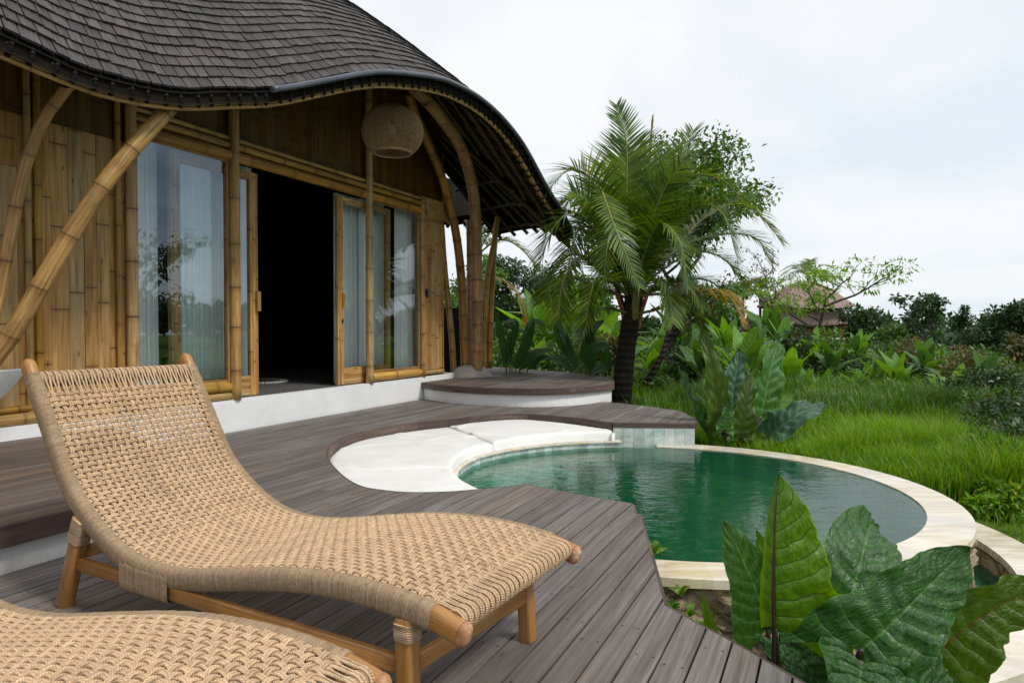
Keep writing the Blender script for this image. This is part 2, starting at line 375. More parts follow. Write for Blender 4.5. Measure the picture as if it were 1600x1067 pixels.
def floor_tile_mat():
    m=MT('pool_floor_stone'); p=m.geo(); x,y,z=m.sep(p); n=m.noise(p,2.2,4,.6,.5); n3=m.noise(p,5.5,3,.6,1.2)
    fx=m.math('FRACT',m.math('MULTIPLY',x,7)); fy=m.math('FRACT',m.math('MULTIPLY',y,7))
    g=m.math('MAXIMUM',m.rangem(fx,.0,.06,1,0),m.rangem(fy,.0,.06,1,0))
    col=m.ramp(n,[(.3,(.012,.17,.105)),(.55,(.03,.27,.175)),(.75,(.07,.36,.25))]); col=m.mix(m.math('MULTIPLY',g,.35),col,(.02,.10,.07))
    m.pbr(col,.7,None,.2); return m.m
MAT['poolfloor']=floor_tile_mat()
def coping_mat():
    m=MT('sandstone_coping'); p=m.geo(); r=m.rnd(); n=m.noise(m.map(p,(1.2,4.5,1)),1.6,5,.65,1.4); n2=m.noise(p,60,3,.6)
    col=m.ramp(n,[(.25,(.50,.40,.28)),(.42,(.66,.56,.41)),(.6,(.76,.70,.58)),(.78,(.66,.66,.62))])
    col=m.hsv(col,v=m.rangem(r,0,1,.86,1.08),sa=m.rangem(m.math('FRACT',m.math('MULTIPLY',r,6.1)),0,1,.7,1.3)); col=m.mix(m.rangem(n2,.6,.75,0,.3),col,(.36,.27,.17))
    m.pbr(col,m.rangem(n,.3,.7,.12,.35),m.bump(n2,.1,.002),.6); return m.m
MAT['coping']=coping_mat()
def rough_stone_mat():
    m=MT('rough_limestone'); p=m.geo(); n=m.noise(p,11,7,.7,.9); v=m.vor(p,9); n2=m.noise(p,1.7,3)
    col=m.ramp(n,[(.25,(.17,.115,.07)),(.42,(.44,.32,.20)),(.6,(.62,.49,.33)),(.8,(.72,.61,.45))]); col=m.mix(m.rangem(n2,.5,.65,0,.35),col,(.16,.16,.07))
    ck=m.vor(m.map(p,(3.2,3.2,5.5)),1,feature='DISTANCE_TO_EDGE'); col=m.mix(m.rangem(ck,.0,.06,.75,0),col,(.07,.05,.03)); col=m.hsv(col,v=1.15)
    m.pbr(col,.85,m.bump(m.math('ADD',m.math('MULTIPLY',n,1.4),m.math('ADD',m.math('MULTIPLY',v,.6),m.math('MINIMUM',ck,.12))),1.0,.06),.2); return m.m
MAT['rough']=rough_stone_mat()
def water_mat():
    m=MT('pool_water'); p=m.geo()
    a=m.noise(m.map(p,(1.0,1.8,1)),5.5,3,.55,1.0); b=m.noise(p,1.6,2,.5,.6); c=m.noise(m.map(p,(1,2.2,1)),17,2,.5,.4)
    h=m.math('ADD',m.math('ADD',m.math('MULTIPLY',a,.5),m.math('MULTIPLY',b,.9)),m.math('MULTIPLY',c,.12))
    nr=m.bump(h,.20,.05)
    fr=m.n('ShaderNodeFresnel'); fr.inputs[0].default_value=1.50; m.l(nr,fr.inputs['Normal'])
    gl=m.n('ShaderNodeBsdfGlossy'); gl.inputs['Roughness'].default_value=.02; m.l(nr,gl.inputs['Normal'])
    tr=m.n('ShaderNodeBsdfTransparent'); tr.inputs[0].default_value=(.40,.80,.66,1)
    df=m.n('ShaderNodeBsdfDiffuse'); df.inputs[0].default_value=(.004,.19,.105,1)
    m2=m.n('ShaderNodeMixShader'); m2.inputs[0].default_value=.22; m.l(tr.outputs[0],m2.inputs[1]); m.l(df.outputs[0],m2.inputs[2])
    mx=m.n('ShaderNodeMixShader'); m.l(fr.outputs[0],mx.inputs[0]); m.l(m2.outputs[0],mx.inputs[1]); m.l(gl.outputs[0],mx.inputs[2]); m.l(mx.outputs[0],m.out.inputs[0]); return m.m
MAT['water']=water_mat()
def glass_mat():
    m=MT('window_glass'); nr=m.bump(m.noise(m.geo(),1.1,2,.4),.05,.05)
    gl=m.n('ShaderNodeBsdfGlossy'); gl.inputs['Roughness'].default_value=.0; gl.inputs[0].default_value=(.9,.96,1,1); m.l(nr,gl.inputs['Normal'])
    tr=m.n('ShaderNodeBsdfTransparent'); tr.inputs[0].default_value=(.92,.96,.95,1)
    lw=m.n('ShaderNodeLayerWeight'); lw.inputs[0].default_value=.25
    f=m.rangem(lw.outputs['Fresnel'],0,1,.13,1)
    mx=m.n('ShaderNodeMixShader'); m.l(f,mx.inputs[0]); m.l(tr.outputs[0],mx.inputs[1]); m.l(gl.outputs[0],mx.inputs[2]); m.l(mx.outputs[0],m.out.inputs[0]); return m.m
MAT['glass']=glass_mat()
def simple(name,c,rough=.6,spec=.4,bs=0,var=.15,scale=8,metal=0):
    m=MT(name); n=m.noise(m.geo(),scale,4,.6); col=m.ramp(n,[(.3,tuple(x*(1-var) for x in c)),(.7,tuple(min(1,x*(1+var)) for x in c))])
    m.pbr(col,rough,m.bump(n,bs,.01) if bs else None,spec,metal); return m.m
MAT['curtain']=simple('curtain_cloth',(.90,.91,.90),.9,.1,0,.05,3)
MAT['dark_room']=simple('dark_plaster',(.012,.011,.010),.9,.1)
MAT['room_floor']=simple('polished_floor',(.16,.155,.15),.3,.5,.03,.1,4)
MAT['black']=simple('black_plastic',(.012,.012,.012),.4)
MAT['strap']=simple('black_binding',(.010,.009,.008),.75,.2,.2,.3,30)
MAT['gutter']=simple('grey_gutter',(.07,.075,.095),.22,.6,.05,.25,3)
MAT['concrete']=simple('concrete_footing',(.36,.33,.29),.85,.2,.3,.2,12)
MAT['bowl']=simple('pale_stone_bowl',(.62,.62,.60),.6,.4,.15,.08,14)
MAT['white']=simple('white_paint',(.78,.78,.76),.5)
MAT['under']=simple('dark_roof_lining',(.012,.009,.006),.9,.1,.3,.3,9)
MAT['blue']=simple('blue_plastic',(.02,.16,.45),.4)
MAT['rug_white']=simple('cream_cotton',(.72,.71,.68),.95,.1,.3,.1,60)
MAT['rug_brown']=simple('jute',(.22,.13,.06),.95,.1,.3,.2,60)
def shingle_mat():
    m=MT('wood_shingles'); u,v,_=m.sep(m.uv()); r=m.rnd()
    g=m.noise(m.comb(m.math('MULTIPLY',u,60),m.math('MULTIPLY',v,3),m.math('MULTIPLY',r,50)),1,5,.6,.3)
    col=m.ramp(g,[(.28,(.020,.0155,.014)),(.5,(.050,.040,.037)),(.76,(.115,.097,.094))])
    col=m.hsv(col,sa=m.rangem(m.math('FRACT',m.math('MULTIPLY',r,3.7)),0,1,.5,1.15),v=m.rangem(r,0,1,.65,1.35))
    m.pbr(col,m.rangem(g,.3,.7,.5,.75),m.bump(g,.4,.003),.4); return m.m
MAT['shingle']=shingle_mat()
def leaf_mat(name,dark,light,tips=None,trans=.35,rough=.42,spec=.45,hue=.02):
    m=MT(name); r=m.rnd(); n=m.noise(m.geo(),1.3,2,.5); n2=m.noise(m.geo(),30,2,.5)
    f=m.math('ADD',m.math('MULTIPLY',r,.75),m.math('MULTIPLY',m.math('SUBTRACT',n,.5),.9))
    col=m.mix(m.rangem(f,0,1,0,1),dark,light)
    if tips: col=m.mix(m.rangem(m.math('FRACT',m.math('MULTIPLY',r,13.7)),tips[1],tips[1]+.02,0,1),col,tips[0])
    col=m.hsv(col,h=m.rangem(n2,.3,.7,.5-hue,.5+hue))
    p=m.pbr(col,rough,None,spec,link=False)
    t=m.n('ShaderNodeBsdfTranslucent'); m.l(m.hsv(col,h=.485,sa=1.15,v=1.5),t.inputs[0])
    mx=m.n('ShaderNodeMixShader'); mx.inputs[0].default_value=trans; m.l(p,mx.inputs[1]); m.l(t.outputs[0],mx.inputs[2]); m.l(mx.outputs[0],m.out.inputs[0]); return m.m
MAT['grass']=leaf_mat('grass_blades',(.070,.18,.010),(.24,.45,.022),((.36,.34,.10),.95),.4,.5,.3)
MAT['leaf_mid']=leaf_mat('mid_green_leaves',(.032,.092,.012),(.13,.28,.03),((.30,.26,.05),.97),.3)
MAT['leaf_dark']=leaf_mat('dark_green_leaves',(.014,.040,.010),(.050,.115,.022),((.17,.17,.04),.975),.25)
MAT['leaf_bright']=leaf_mat('bright_green_leaves',(.08,.20,.015),(.27,.48,.04),((.42,.40,.06),.96),.38)
MAT['leaf_olive']=leaf_mat('olive_brown_leaves',(.045,.060,.014),(.15,.15,.035),((.26,.12,.035),.9),.25)
MAT['palm']=leaf_mat('palm_leaflets',(.024,.072,.008),(.19,.29,.020),((.30,.30,.05),.97),.28,.35,.5)
MAT['palm_yellow']=leaf_mat('yellowing_palm_leaflets',(.16,.16,.02),(.42,.28,.04),((.5,.22,.03),.75),.35)
MAT['banana']=leaf_mat('banana_leaf',(.06,.18,.02),(.20,.43,.045),None,.4,.38,.5)
def bark_mat(name,a,b,ring=0):
    m=MT(name); p=m.obj(); x,y,z=m.sep(p); n=m.noise(m.map(p,(9,9,2.2)),1.5,5,.65); 
    col=m.ramp(n,[(.3,a),(.7,b)]); h=n
    if ring:
        w_=m.math('SINE',m.math('MULTIPLY',m.math('ADD',z,m.math('MULTIPLY',n,.04)),ring)); col=m.mix(m.rangem(w_,.2,.9,0,.6),col,tuple(c*.35 for c in a)); h=m.math('ADD',n,w_)
    m.pbr(col,.85,m.bump(h,.5,.02),.2); return m.m
MAT['bark']=bark_mat('tree_bark',(.045,.034,.026),(.16,.13,.10)); MAT['palmbark']=bark_mat('palm_bark',(.014,.010,.008),(.055,.042,.032),62)
MAT['stem']=simple('green_stems',(.10,.19,.035),.5,.4,0,.3,6); MAT['rachis']=simple('palm_stalk',(.20,.20,.05),.45,.5,0,.35,4)
MAT['dark_stem']=simple('purple_leaf_stalk',(.035,.02,.018),.45,.5,0,.3,9)
MAT['husk']=simple('orange_palm_sheath',(.32,.12,.03),.7,.3,.3,.5,12)
def ear_mat(name,c1,c2,vein,trans=.3,back=None):
    # uv: u across (-1..1), v along midrib; side veins every 1/9
    m=MT(name); u,v,_=m.sep(m.uv()); au=m.math('ABSOLUTE',u)
    k=m.math('ADD',m.math('MULTIPLY',m.math('SUBTRACT',v,m.math('MULTIPLY',m.math('POWER',au,1.25),.20)),9.0),m.math('MULTIPLY',m.noise(m.comb(m.math('MULTIPLY',u,2.2),m.math('MULTIPLY',v,5),0),1,2,.5),.55)); fr=m.math('FRACT',k); d=m.math('MINIMUM',fr,m.math('SUBTRACT',1,fr))
    n=m.noise(m.comb(m.math('MULTIPLY',u,5),m.math('MULTIPLY',v,9),0),1.4,4,.6,.5); fine=m.noise(m.comb(m.math('MULTIPLY',u,22),m.math('MULTIPLY',v,40),0),1,3,.6)
    ve=m.math('MAXIMUM',m.rangem(d,.012,.05,.62,0),m.rangem(au,.012,.034,1,0)); ve=m.math('MULTIPLY',ve,m.rangem(au,.75,1,1,.25))
    col=m.mix(m.rangem(n,.3,.72,0,1),c1,c2); col=m.mix(ve,col,vein); col=m.mix(m.rangem(au,.955,1,0,.7),col,(c2[0]*1.6,c2[1]*1.5,c2[2]))
    col=m.hsv(col,v=m.rangem(m.rnd(),0,1,.72,1.28)); sp=m.noise(m.geo(),24,4,.7); col=m.mix(m.rangem(sp,.66,.72,0,.8),col,(.10,.07,.02)); col=m.mix(m.rangem(m.noise(m.geo(),4,3,.6),.4,.65,0,.35),col,m.hsv(col,h=.48,v=1.5))
    h=m.math('ADD',m.math('MULTIPLY',m.math('POWER',d,.6),1.0),m.math('ADD',m.math('MULTIPLY',n,.9),m.math('MULTIPLY',fine,.22)))
    p=m.pbr(col,m.rangem(fine,.3,.7,.26,.42),m.bump(h,.75,.018),.5,link=False)
    t=m.n('ShaderNodeBsdfTranslucent'); m.l(m.hsv(col,h=.48,sa=1.1,v=1.7),t.inputs[0])
    mx=m.n('ShaderNodeMixShader'); mx.inputs[0].default_value=trans; m.l(p,mx.inputs[1]); m.l(t.outputs[0],mx.inputs[2]); m.l(mx.outputs[0],m.out.inputs[0]); return m.m
MAT['ear_bright']=ear_mat('elephant_ear_bright',(.055,.15,.010),(.12,.27,.015),(.020,.018,.006),.42)
MAT['ear_dark']=ear_mat('elephant_ear_dark',(.012,.060,.009),(.036,.135,.016),(.06,.18,.035),.22)
MAT['ear_mid']=ear_mat('elephant_ear_mid',(.030,.11,.018),(.08,.22,.04),(.13,.30,.09),.3)
MAT['ear_blue']=ear_mat('elephant_ear_blue_green',(.018,.065,.030),(.055,.145,.075),(.10,.20,.12),.12)
MAT['ear_under']=ear_mat('elephant_ear_underside',(.035,.085,.010),(.07,.14,.015),(.10,.075,.02),.3)
MAT['banana']=ear_mat('banana_leaf_veined',(.05,.16,.018),(.15,.34,.035),(.20,.38,.08),.4)
MAT['banana_mid']=ear_mat('banana_leaf_mid',(.03,.10,.015),(.09,.22,.03),(.13,.28,.06),.35)
MAT['banana_dark']=ear_mat('banana_leaf_dark',(.018,.06,.012),(.05,.14,.022),(.08,.18,.04),.3)
MAT['banana_bright']=ear_mat('banana_leaf_bright',(.10,.25,.02),(.22,.44,.03),(.28,.45,.10),.45)
def ground_mat():
    m=MT('grassy_soil'); p=m.geo(); n=m.noise(p,.35,6,.6,.3); n2=m.noise(p,6,5,.7)
    col=m.ramp(n2,[(.3,(.028,.045,.010)),(.55,(.07,.13,.014)),(.75,(.12,.21,.02))]); col=m.mix(m.rangem(n,.5,.65,0,.5),col,(.07,.08,.03))
    m.pbr(col,.95,m.bump(n2,.6,.06),.1); return m.m
MAT['ground']=ground_mat()
# ============================================================ DECKS
def poly_area_z(P): return sum(P[i][0]*P[(i+1)%len(P)][1]-P[(i+1)%len(P)][0]*P[i][1] for i in range(len(P)))/2
def deck_boards(name,poly,z,mat,pitch=.0925,gap=.0075,thick=.026,direction=DS,joint=4.6,seed=1,parent=None,**k):
    rng=random.Random(seed); d=direction.normalized(); nn=Vector((d.y,-d.x,0))
    P=[Vector((p[0],p[1],0)) for p in poly]
    lo=min(p.dot(nn) for p in P); hi=max(p.dot(nn) for p in P)
    i0=math.floor(lo/pitch); i1=math.ceil(hi/pitch)
    bm=bmesh.new(); vs=[bm.verts.new(p) for p in P]; bm.faces.new(vs)
    def cut(co,no,faces=None):
        fs_=faces if faces is not None else bm.faces[:]
        geom=list(fs_)+list({e for f in fs_ for e in f.edges})+list({v for f in fs_ for v in f.verts})
        bmesh.ops.bisect_plane(bm,geom=geom,plane_co=co,plane_no=no,dist=1e-5)
    for i in range(i0,i1+1):
        cut(nn*(i*pitch-gap/2),nn); cut(nn*(i*pitch+gap/2),nn)
    kill=[]
    for f in bm.faces:
        t=f.calc_center_median().dot(nn)/pitch
        if abs(t-round(t))*pitch<gap/2+1e-4: kill.append(f)
    bmesh.ops.delete(bm,geom=kill,context='FACES')
    strips={}
    for f in bm.faces: strips.setdefault(math.floor(f.calc_center_median().dot(nn)/pitch),[]).append(f)
    for i,fl in strips.items():
        off=rng.random()*joint; ds=[v.co.dot(d) for f in fl for v in f.verts]; a,b=min(ds),max(ds)
        q=math.floor((a-off)/joint)
        while q*joint+off<b:
            x=q*joint+off; q+=1
            if x<a+.25 or x>b-.25: continue
            fl2=[f for f in bm.faces if math.floor(f.calc_center_median().dot(nn)/pitch)==i]
            cut(d*(x-.0015),d,fl2); fl2=[f for f in bm.faces if math.floor(f.calc_center_median().dot(nn)/pitch)==i]; cut(d*(x+.0015),d,fl2)
            kk=[f for f in bm.faces if math.floor(f.calc_center_median().dot(nn)/pitch)==i and abs(f.calc_center_median().dot(d)-x)<.0014]
            bmesh.ops.delete(bm,geom=kk,context='FACES')
    M=MB()
    for f in bm.faces:
        co=[v.co.copy() for v in f.verts]
        if f.normal.z<0: co=co[::-1]
        c=f.calc_center_median(); i=math.floor(c.dot(nn)/pitch); r=rng.random(); vo=rng.random()*7; mid=(i+.5)*pitch
        dz=rng.uniform(-.0012,.0012); n=len(co); b0=len(M.v)
        uv=[(p.dot(nn)-mid,p.dot(d)+vo) for p in co]
        M.v+=[Vector((p.x,p.y,z+dz)) for p in co]+[Vector((p.x,p.y,z-thick)) for p in co]
        M.face([b0+j for j in range(n)],uv,r)
        M.face([b0+n+j for j in range(n)][::-1],uv[::-1],r)
        for j in range(n):
            q=(j+1)%n; M.face((b0+j,b0+n+j,b0+n+q,b0+q),[uv[j],uv[j],uv[q],uv[q]],r)
    bm.free()
    return M.build(name,mat,parent,**k)
def strip(pts,z0,z1,off,name,mat,parent=None,seg=.55,outward=1,**k):
    # boards standing on edge along a polyline (fascia); thickness off
    M=MB(); d=0; r=random.random(); acc=0
    for a,b in zip(pts[:-1],pts[1:]):
        a=Vector((a[0],a[1],0)); b=Vector((b[0],b[1],0)); t=(b-a); L=t.length
        if L<1e-5: continue
        n=Vector((t.y,-t.x,0)).normalized()*outward; acc+=L
        if acc>seg: acc=0; r=random.random()
        q=[a,b,b+n*off,a+n*off]; b0=len(M.v)
        for zz in (z0,z1): M.v+=[Vector((p.x,p.y,zz)) for p in q]
        uv=[(d,z0),(d+L,z0),(d+L,z1),(d,z1)]
        for (i,j) in ((0,1),(1,2),(2,3),(3,0)):
            M.face((b0+i,b0+j,b0+4+j,b0+4+i),uv,r)
        M.face((b0+4,b0+5,b0+6,b0+7),uv,r); M.face((b0+3,b0+2,b0+1,b0),uv,r); d+=L
    return M.build(name,mat,parent,**k)
def vwall(pts,z0,z1,name,mat,parent=None,tilew=None,top=None,**k):
    M=MB(); d=0
    for a,b in zip(pts[:-1],pts[1:]):
        a=Vector((a[0],a[1],0)); b=Vector((b[0],b[1],0)); L=(b-a).length; m=max(1,round(L/tilew)) if tilew else 1
        for i in range(m):
            p=a.lerp(b,i/m); q=a.lerp(b,(i+1)/m)
            M.quad((p.x,p.y,z0),(q.x,q.y,z0),(q.x,q.y,z1),(p.x,p.y,z1),[(d,z0),(d+L/m,z0),(d+L/m,z1),(d,z1)]); d+=L/m
    return M.build(name,mat,parent,**k)
g2=lambda px,py,z=0: tuple(G(px,py,z)[:2])
# pool circle
PC=Vector((1.19,5.30,0)); PRI,PRO=1.75,2.01; WZ=-.236; CZ=-.228
recess=[g2(820,757),g2(785,762),g2(750,765),g2(700,769),g2(640,770),g2(600,767),g2(560,760),g2(532,744),g2(512,722),g2(509,708),g2(517,694),g2(536,683),g2(561,675),g2(600,667.5),g2(650,660),g2(700,655),g2(755,649),g2(809,646),g2(850,648),g2(900,652.5),g2(958,660)]
rec=catmull([Vector((*p,0)) for p in recess],5); rec=[(p.x,p.y) for p in rec]
back=[g2(1087,661),g2(1088,655),g2(1062,642),g2(1022,636),g2(969,630),g2(919,625.5)]
A0=W(5.2,0); plin=[tuple(W(4.6,-.05)[:2]),tuple(W(-1.05,-.05)[:2])]
# outer edge of the lower deck; the round terrace stands on part of it
near=[g2(1255,1070),g2(1190,1031),g2(1135,1000),g2(1088,976),g2(1040,948),g2(1028,905),g2(1018,868),g2(1008,835),g2(1001,806),g2(993,803),g2(990,790),g2(985,787),g2(940,780),g2(890,771),g2(850,763)]
lower=[(-6,-2.2),(1.6,-2.2),(1.55,-.5),(1.3,.7),(1.02,1.5)]+near+rec+back+[tuple(W(5.0,1.6)[:2]),tuple(W(5.0,.2)[:2])]+plin+[tuple(W(-1.35,.9)[:2]),tuple(W(-1.85,1.6)[:2]),tuple(W(-2.3,2.02)[:2]),tuple(W(-9,2.1)[:2])]
dk=deck_boards('deck',lower,0.0,MAT['deck'],seed=3,label='weathered grey plank deck in front of the villa',kind='structure')
# dark underside sheet, so no light leaks through the gaps
def sheet(poly,z,name,mat,parent=None,**k):
    bm=bmesh.new(); bm.faces.new([bm.verts.new((p[0],p[1],z)) for p in poly]); bm.normal_update(); bmesh.ops.triangulate(bm,faces=bm.faces[:]); me=bpy.data.meshes.new(name); bm.to_mesh(me); bm.free(); me.materials.append(mat); return link(name,me,parent,**k)
sheet(lower,-.034,'deck_subframe',MAT['under'],kind='structure')
FT=.07
strip(rec,-FT-.02,-.002,.018,'deck_recess_fascia',MAT['fascia'],seg=.7,kind='structure')
strip([rec[-1]]+back[:2],-FT-.01,-.002,.02,'deck_end_fascia',MAT['fascia'],seg=2,outward=1,kind='structure')
strip(back[1:],-FT,-.002,.018,'deck_side_fascia',MAT['fascia'],kind='structure')
strip([(1.55,-.5),(1.3,.7),(1.02,1.5)]+near+[rec[0]],-.05,-.002,.014,'deck_edge_fascia',MAT['fascia'],kind='structure')
# upper deck at the left (one step up)
UZ=.21
ulp=[W(-.96,-.05),W(-1.15,.5),W(-1.42,1.07),W(-1.75,1.60),W(-2.1,1.98),W(-2.45,2.2),W(-9,2.2),W(-9,-.05)]
ul=catmull(ulp[:6],5)+ulp[6:]; ul=[(p.x,p.y) for p in ul]
deck_boards('upper_deck',ul,UZ,MAT['deck_warm'],seed=5,label='upper plank deck one step higher at the left',kind='structure')
sheet(ul,UZ-.034,'upper_deck_subframe',MAT['under'],kind='structure')
edge=ul[:-1]
strip(edge,UZ-.09,UZ-.002,.02,'upper_deck_fascia',MAT['fascia'],seg=.9,outward=-1,kind='structure')
ins=[(p[0],p[1]) for p in ul[:-1]]
vwall([(Vector((*p,0))-DO*.03)[:2] for p in ins],-.02,UZ-.04,'upper_deck_riser',MAT['plaster'],kind='structure')
# round terrace at the far right, .235 above the deck
RZ=.236
rt=[g2(659,597,RZ),g2(700,602,RZ),g2(760,605.5,RZ),g2(830,607,RZ),g2(900,605,RZ),g2(958,599,RZ),g2(958,593,RZ),g2(935,587,RZ),g2(880,581,RZ),g2(800,575,RZ),g2(740,571,RZ)]
rtc=catmull([Vector((*p,0)) for p in rt[:6]],6)+catmull([Vector((*p,0)) for p in rt[6:]],4); rtc=[(p.x,p.y) for p in rtc]
rtp=rtc+[tuple(W(6.2,-.6)[:2]),tuple(W(4.4,-.6)[:2]),tuple(W(4.0,.0)[:2])]
deck_boards('round_deck',rtp,RZ,MAT['deck_warm'],seed=7,label='round raised plank terrace beside the bamboo posts',kind='structure')
sheet(rtp,RZ-.034,'round_deck_subframe',MAT['under'],kind='structure')
strip(rtc,RZ-.085,RZ-.002,.02,'round_deck_fascia',MAT['fascia'],seg=.8,kind='structure')
cc=Vector((sum(p[0] for p in rtc)/len(rtc),sum(p[1] for p in rtc)/len(rtc)))
vwall([tuple(cc+(Vector(p)-cc)*.985) for p in rtc],-.02,RZ-.04,'round_deck_riser',MAT['plaster'],kind='structure')
# ============================================================ POOL
pool=empty('plunge_pool',(PC.x,PC.y,CZ),label='round plunge pool with green water and pale stone rim',cat='pool')
def rel(M): 
    off=Vector((PC.x,PC.y,CZ))
    for i,v in enumerate(M.v): M.v[i]=v-off
    return M
def ring(r0,r1,z0,z1,n,a0,a1,M,gap=.0):
    for i in range(n):
        r=random.random(); m=3
        for q in range(m):
            t0=a0+(a1-a0)*(i+q/m)/n; t1=a0+(a1-a0)*(i+(q+1)/m)/n
            def P(rr,t,z): return Vector((PC.x+rr*math.cos(t),PC.y+rr*math.sin(t),z))
            M.quad(P(r0,t0,z1),P(r1,t0,z1),P(r1,t1,z1),P(r0,t1,z1),rnd=r)
            M.quad(P(r1,t0,z0),P(r1,t1,z0),P(r1,t1,z1),P(r1,t0,z1),rnd=r)
            M.quad(P(r0,t1,z0),P(r0,t0,z0),P(r0,t0,z1),P(r0,t1,z1),rnd=r)
            M.quad(P(r0,t0,z0),P(r0,t1,z0),P(r1,t1,z0),P(r1,t0,z0),rnd=r)
M=MB(); ring(PRI,PRO,CZ-.045,CZ,34,R(-150),R(80),M); rel(M).build('coping',MAT['coping'],pool)
M=MB(); M.lathe([(PRI+.005,-1.45),(PRI+.005,CZ-.001)],(PC.x,PC.y,0),96)
M2=MB()
for i in range(88):
    t0,t1=2*PI*i/88,2*PI*(i+1)/88
    for z0,z1 in ((-.42,-.25),(-.25,-.168)) if False else ((-.60,-.42),(-.42,-.245)):
        r=random.random(); M2.quad(*[Vector((PC.x+(PRI-.004)*math.cos(t),PC.y+(PRI-.004)*math.sin(t),z)) for t,z in ((t1,z0),(t0,z0),(t0,z1),(t1,z1))],rnd=r)
    M2.quad(*[Vector((PC.x+(PRI-.004)*math.cos(t),PC.y+(PRI-.004)*math.sin(t),z)) for t,z in ((t1,-1.45),(t0,-1.45),(t0,-.60),(t1,-.60))],rnd=.3)
rel(M2).build('inner_wall',MAT['poolfloor'],pool)
# pale tile collar above the water under the cushions
RT=[(80,1.75),(130,1.75),(150,1.74),(165,1.69),(185,1.63),(207,1.57),(235,1.57)]
rc_=lambda a:interp(a,RT)
def PP(a,dr,z): return Vector((PC.x+(rc_(a)+dr)*math.cos(R(a)),PC.y+(rc_(a)+dr)*math.sin(R(a)),z))
M=MB()
for i in range(44):
    t0,t1=88+i*3.2,88+(i+1)*3.2; r=random.random()
    M.quad(PP(t1,-.012,-.42),PP(t0,-.012,-.42),PP(t0,-.012,-.185),PP(t1,-.012,-.185),rnd=r)
rel(M).build('tile_collar',MAT['tile'],pool)
M=MB()
for i in range(22):
    r=random.random(); a0=92+i*6; 
    for q in range(2):
        t0,t1=a0+q*3,a0+q*3+(3 if q==0 else 2.9)
        M.quad(PP(t0,-.03,-.168),PP(t0,.08,-.168),PP(t1,.08,-.168),PP(t1,-.03,-.168),rnd=r); M.quad(PP(t1,-.03,-.185),PP(t0,-.03,-.185),PP(t0,-.03,-.168),PP(t1,-.03,-.168),rnd=r)
rel(M).build('rim_strip',MAT['coping'],pool)
# tiled block under the far deck end
e0,e1=G(957,672,-.0),G(1087,673,0)
ta=Vector(g2(958.5,661)).to_3d(); tb=Vector(g2(1086.5,662)).to_3d(); tb2=Vector(g2(1087,655)).to_3d()
M=MB()
def tilewall(a,b,z0,z1,n):
    for i in range(n):
        p=a.lerp(b,i/n); q=a.lerp(b,(i+1)/n); M.quad((p.x,p.y,z0),(q.x,q.y,z0),(q.x,q.y,z1),(p.x,p.y,z1))
tilewall(ta,tb,-.6,-.05,8); rel(M).build('tiled_block',MAT['tile'],pool)
M=MB(); tilewall(tb,tb+Vector((.05,.6,0)),-.6,-.05,3); rel(M).build('block_side',MAT['tile'],pool)
# bench step in shallow water on the cushion side, floor
M=MB(); M.lathe([(0,-1.15),(PRI,-1.15)],(PC.x,PC.y,0),64); rel(M).build('pool_floor',MAT['poolfloor'],pool)
M=MB()
for i in range(30):
    t0,t1=R(115+i*3.4),R(115+(i+1)*3.4)
    def P(rr,t,z): return Vector((PC.x+rr*math.cos(t),PC.y+rr*math.sin(t),z))
    ri=PRI-.42
    M.quad(P(ri,t0,-.40),P(PRI,t0,-.40),P(PRI,t1,-.40),P(ri,t1,-.40)); M.quad(P(ri,t1,-1.1),P(ri,t0,-1.1),P(ri,t0,-.40),P(ri,t1,-.40))
rel(M).build('bench_step',MAT['tile'],pool)
# outer rough wall
M=MB(); nA,nZ=220,30
def rw(u,v):
    a=R(-165)+u*R(260); z=-1.25+v*(CZ-.045+1.25)
    d=.022*math.sin(a*37+z*21)+.018*math.sin(a*71-z*47+1.3)+.012*math.sin(a*130+z*90); d+=random.uniform(-.012,.012)
    return Vector((PC.x+(PRO-.03+d)*math.cos(a),PC.y+(PRO-.03+d)*math.sin(a),z))
M.grid(rw,nA,nZ); rel(M).build('outer_wall',MAT['rough'],pool)
# overflow channel ring lower down
M=MB(); ring(2.24,2.52,-.60,-.55,30,R(-120),R(40),M); rel(M).build('channel_coping',MAT['coping'],pool)
M=MB(); M.lathe([(2.25,-.56),(2.25,-.8)],(PC.x,PC.y,0),60,a0=R(-120),a1=R(40)); M.lathe([(2.50,-.8),(2.50,-.60)],(PC.x,PC.y,0),60,a0=R(-120),a1=R(40)); rel(M).build('channel_wall',MAT['rough'],pool)
M=MB(); M.lathe([(2.25,-.72),(1.95,-.72)],(PC.x,PC.y,0),60,a0=R(-120),a1=R(40)); M.build('channel_water',MAT['water'],kind='structure')
M=MB(); M.lathe([(PRI+.002,WZ),(0,WZ)],(PC.x,PC.y,0),96); M.build('pool_water',MAT['water'],kind='structure')
# recess floor beneath the cushions
sheet([tuple(p) for p in rec]+[tuple((PC+Vector((math.cos(R(a))*(rc_(a)+.02),math.sin(R(a))*(rc_(a)+.02),0)))[:2]) for a in range(95,232,6)],-.172,'recess_ledge',MAT['coping'],kind='structure')
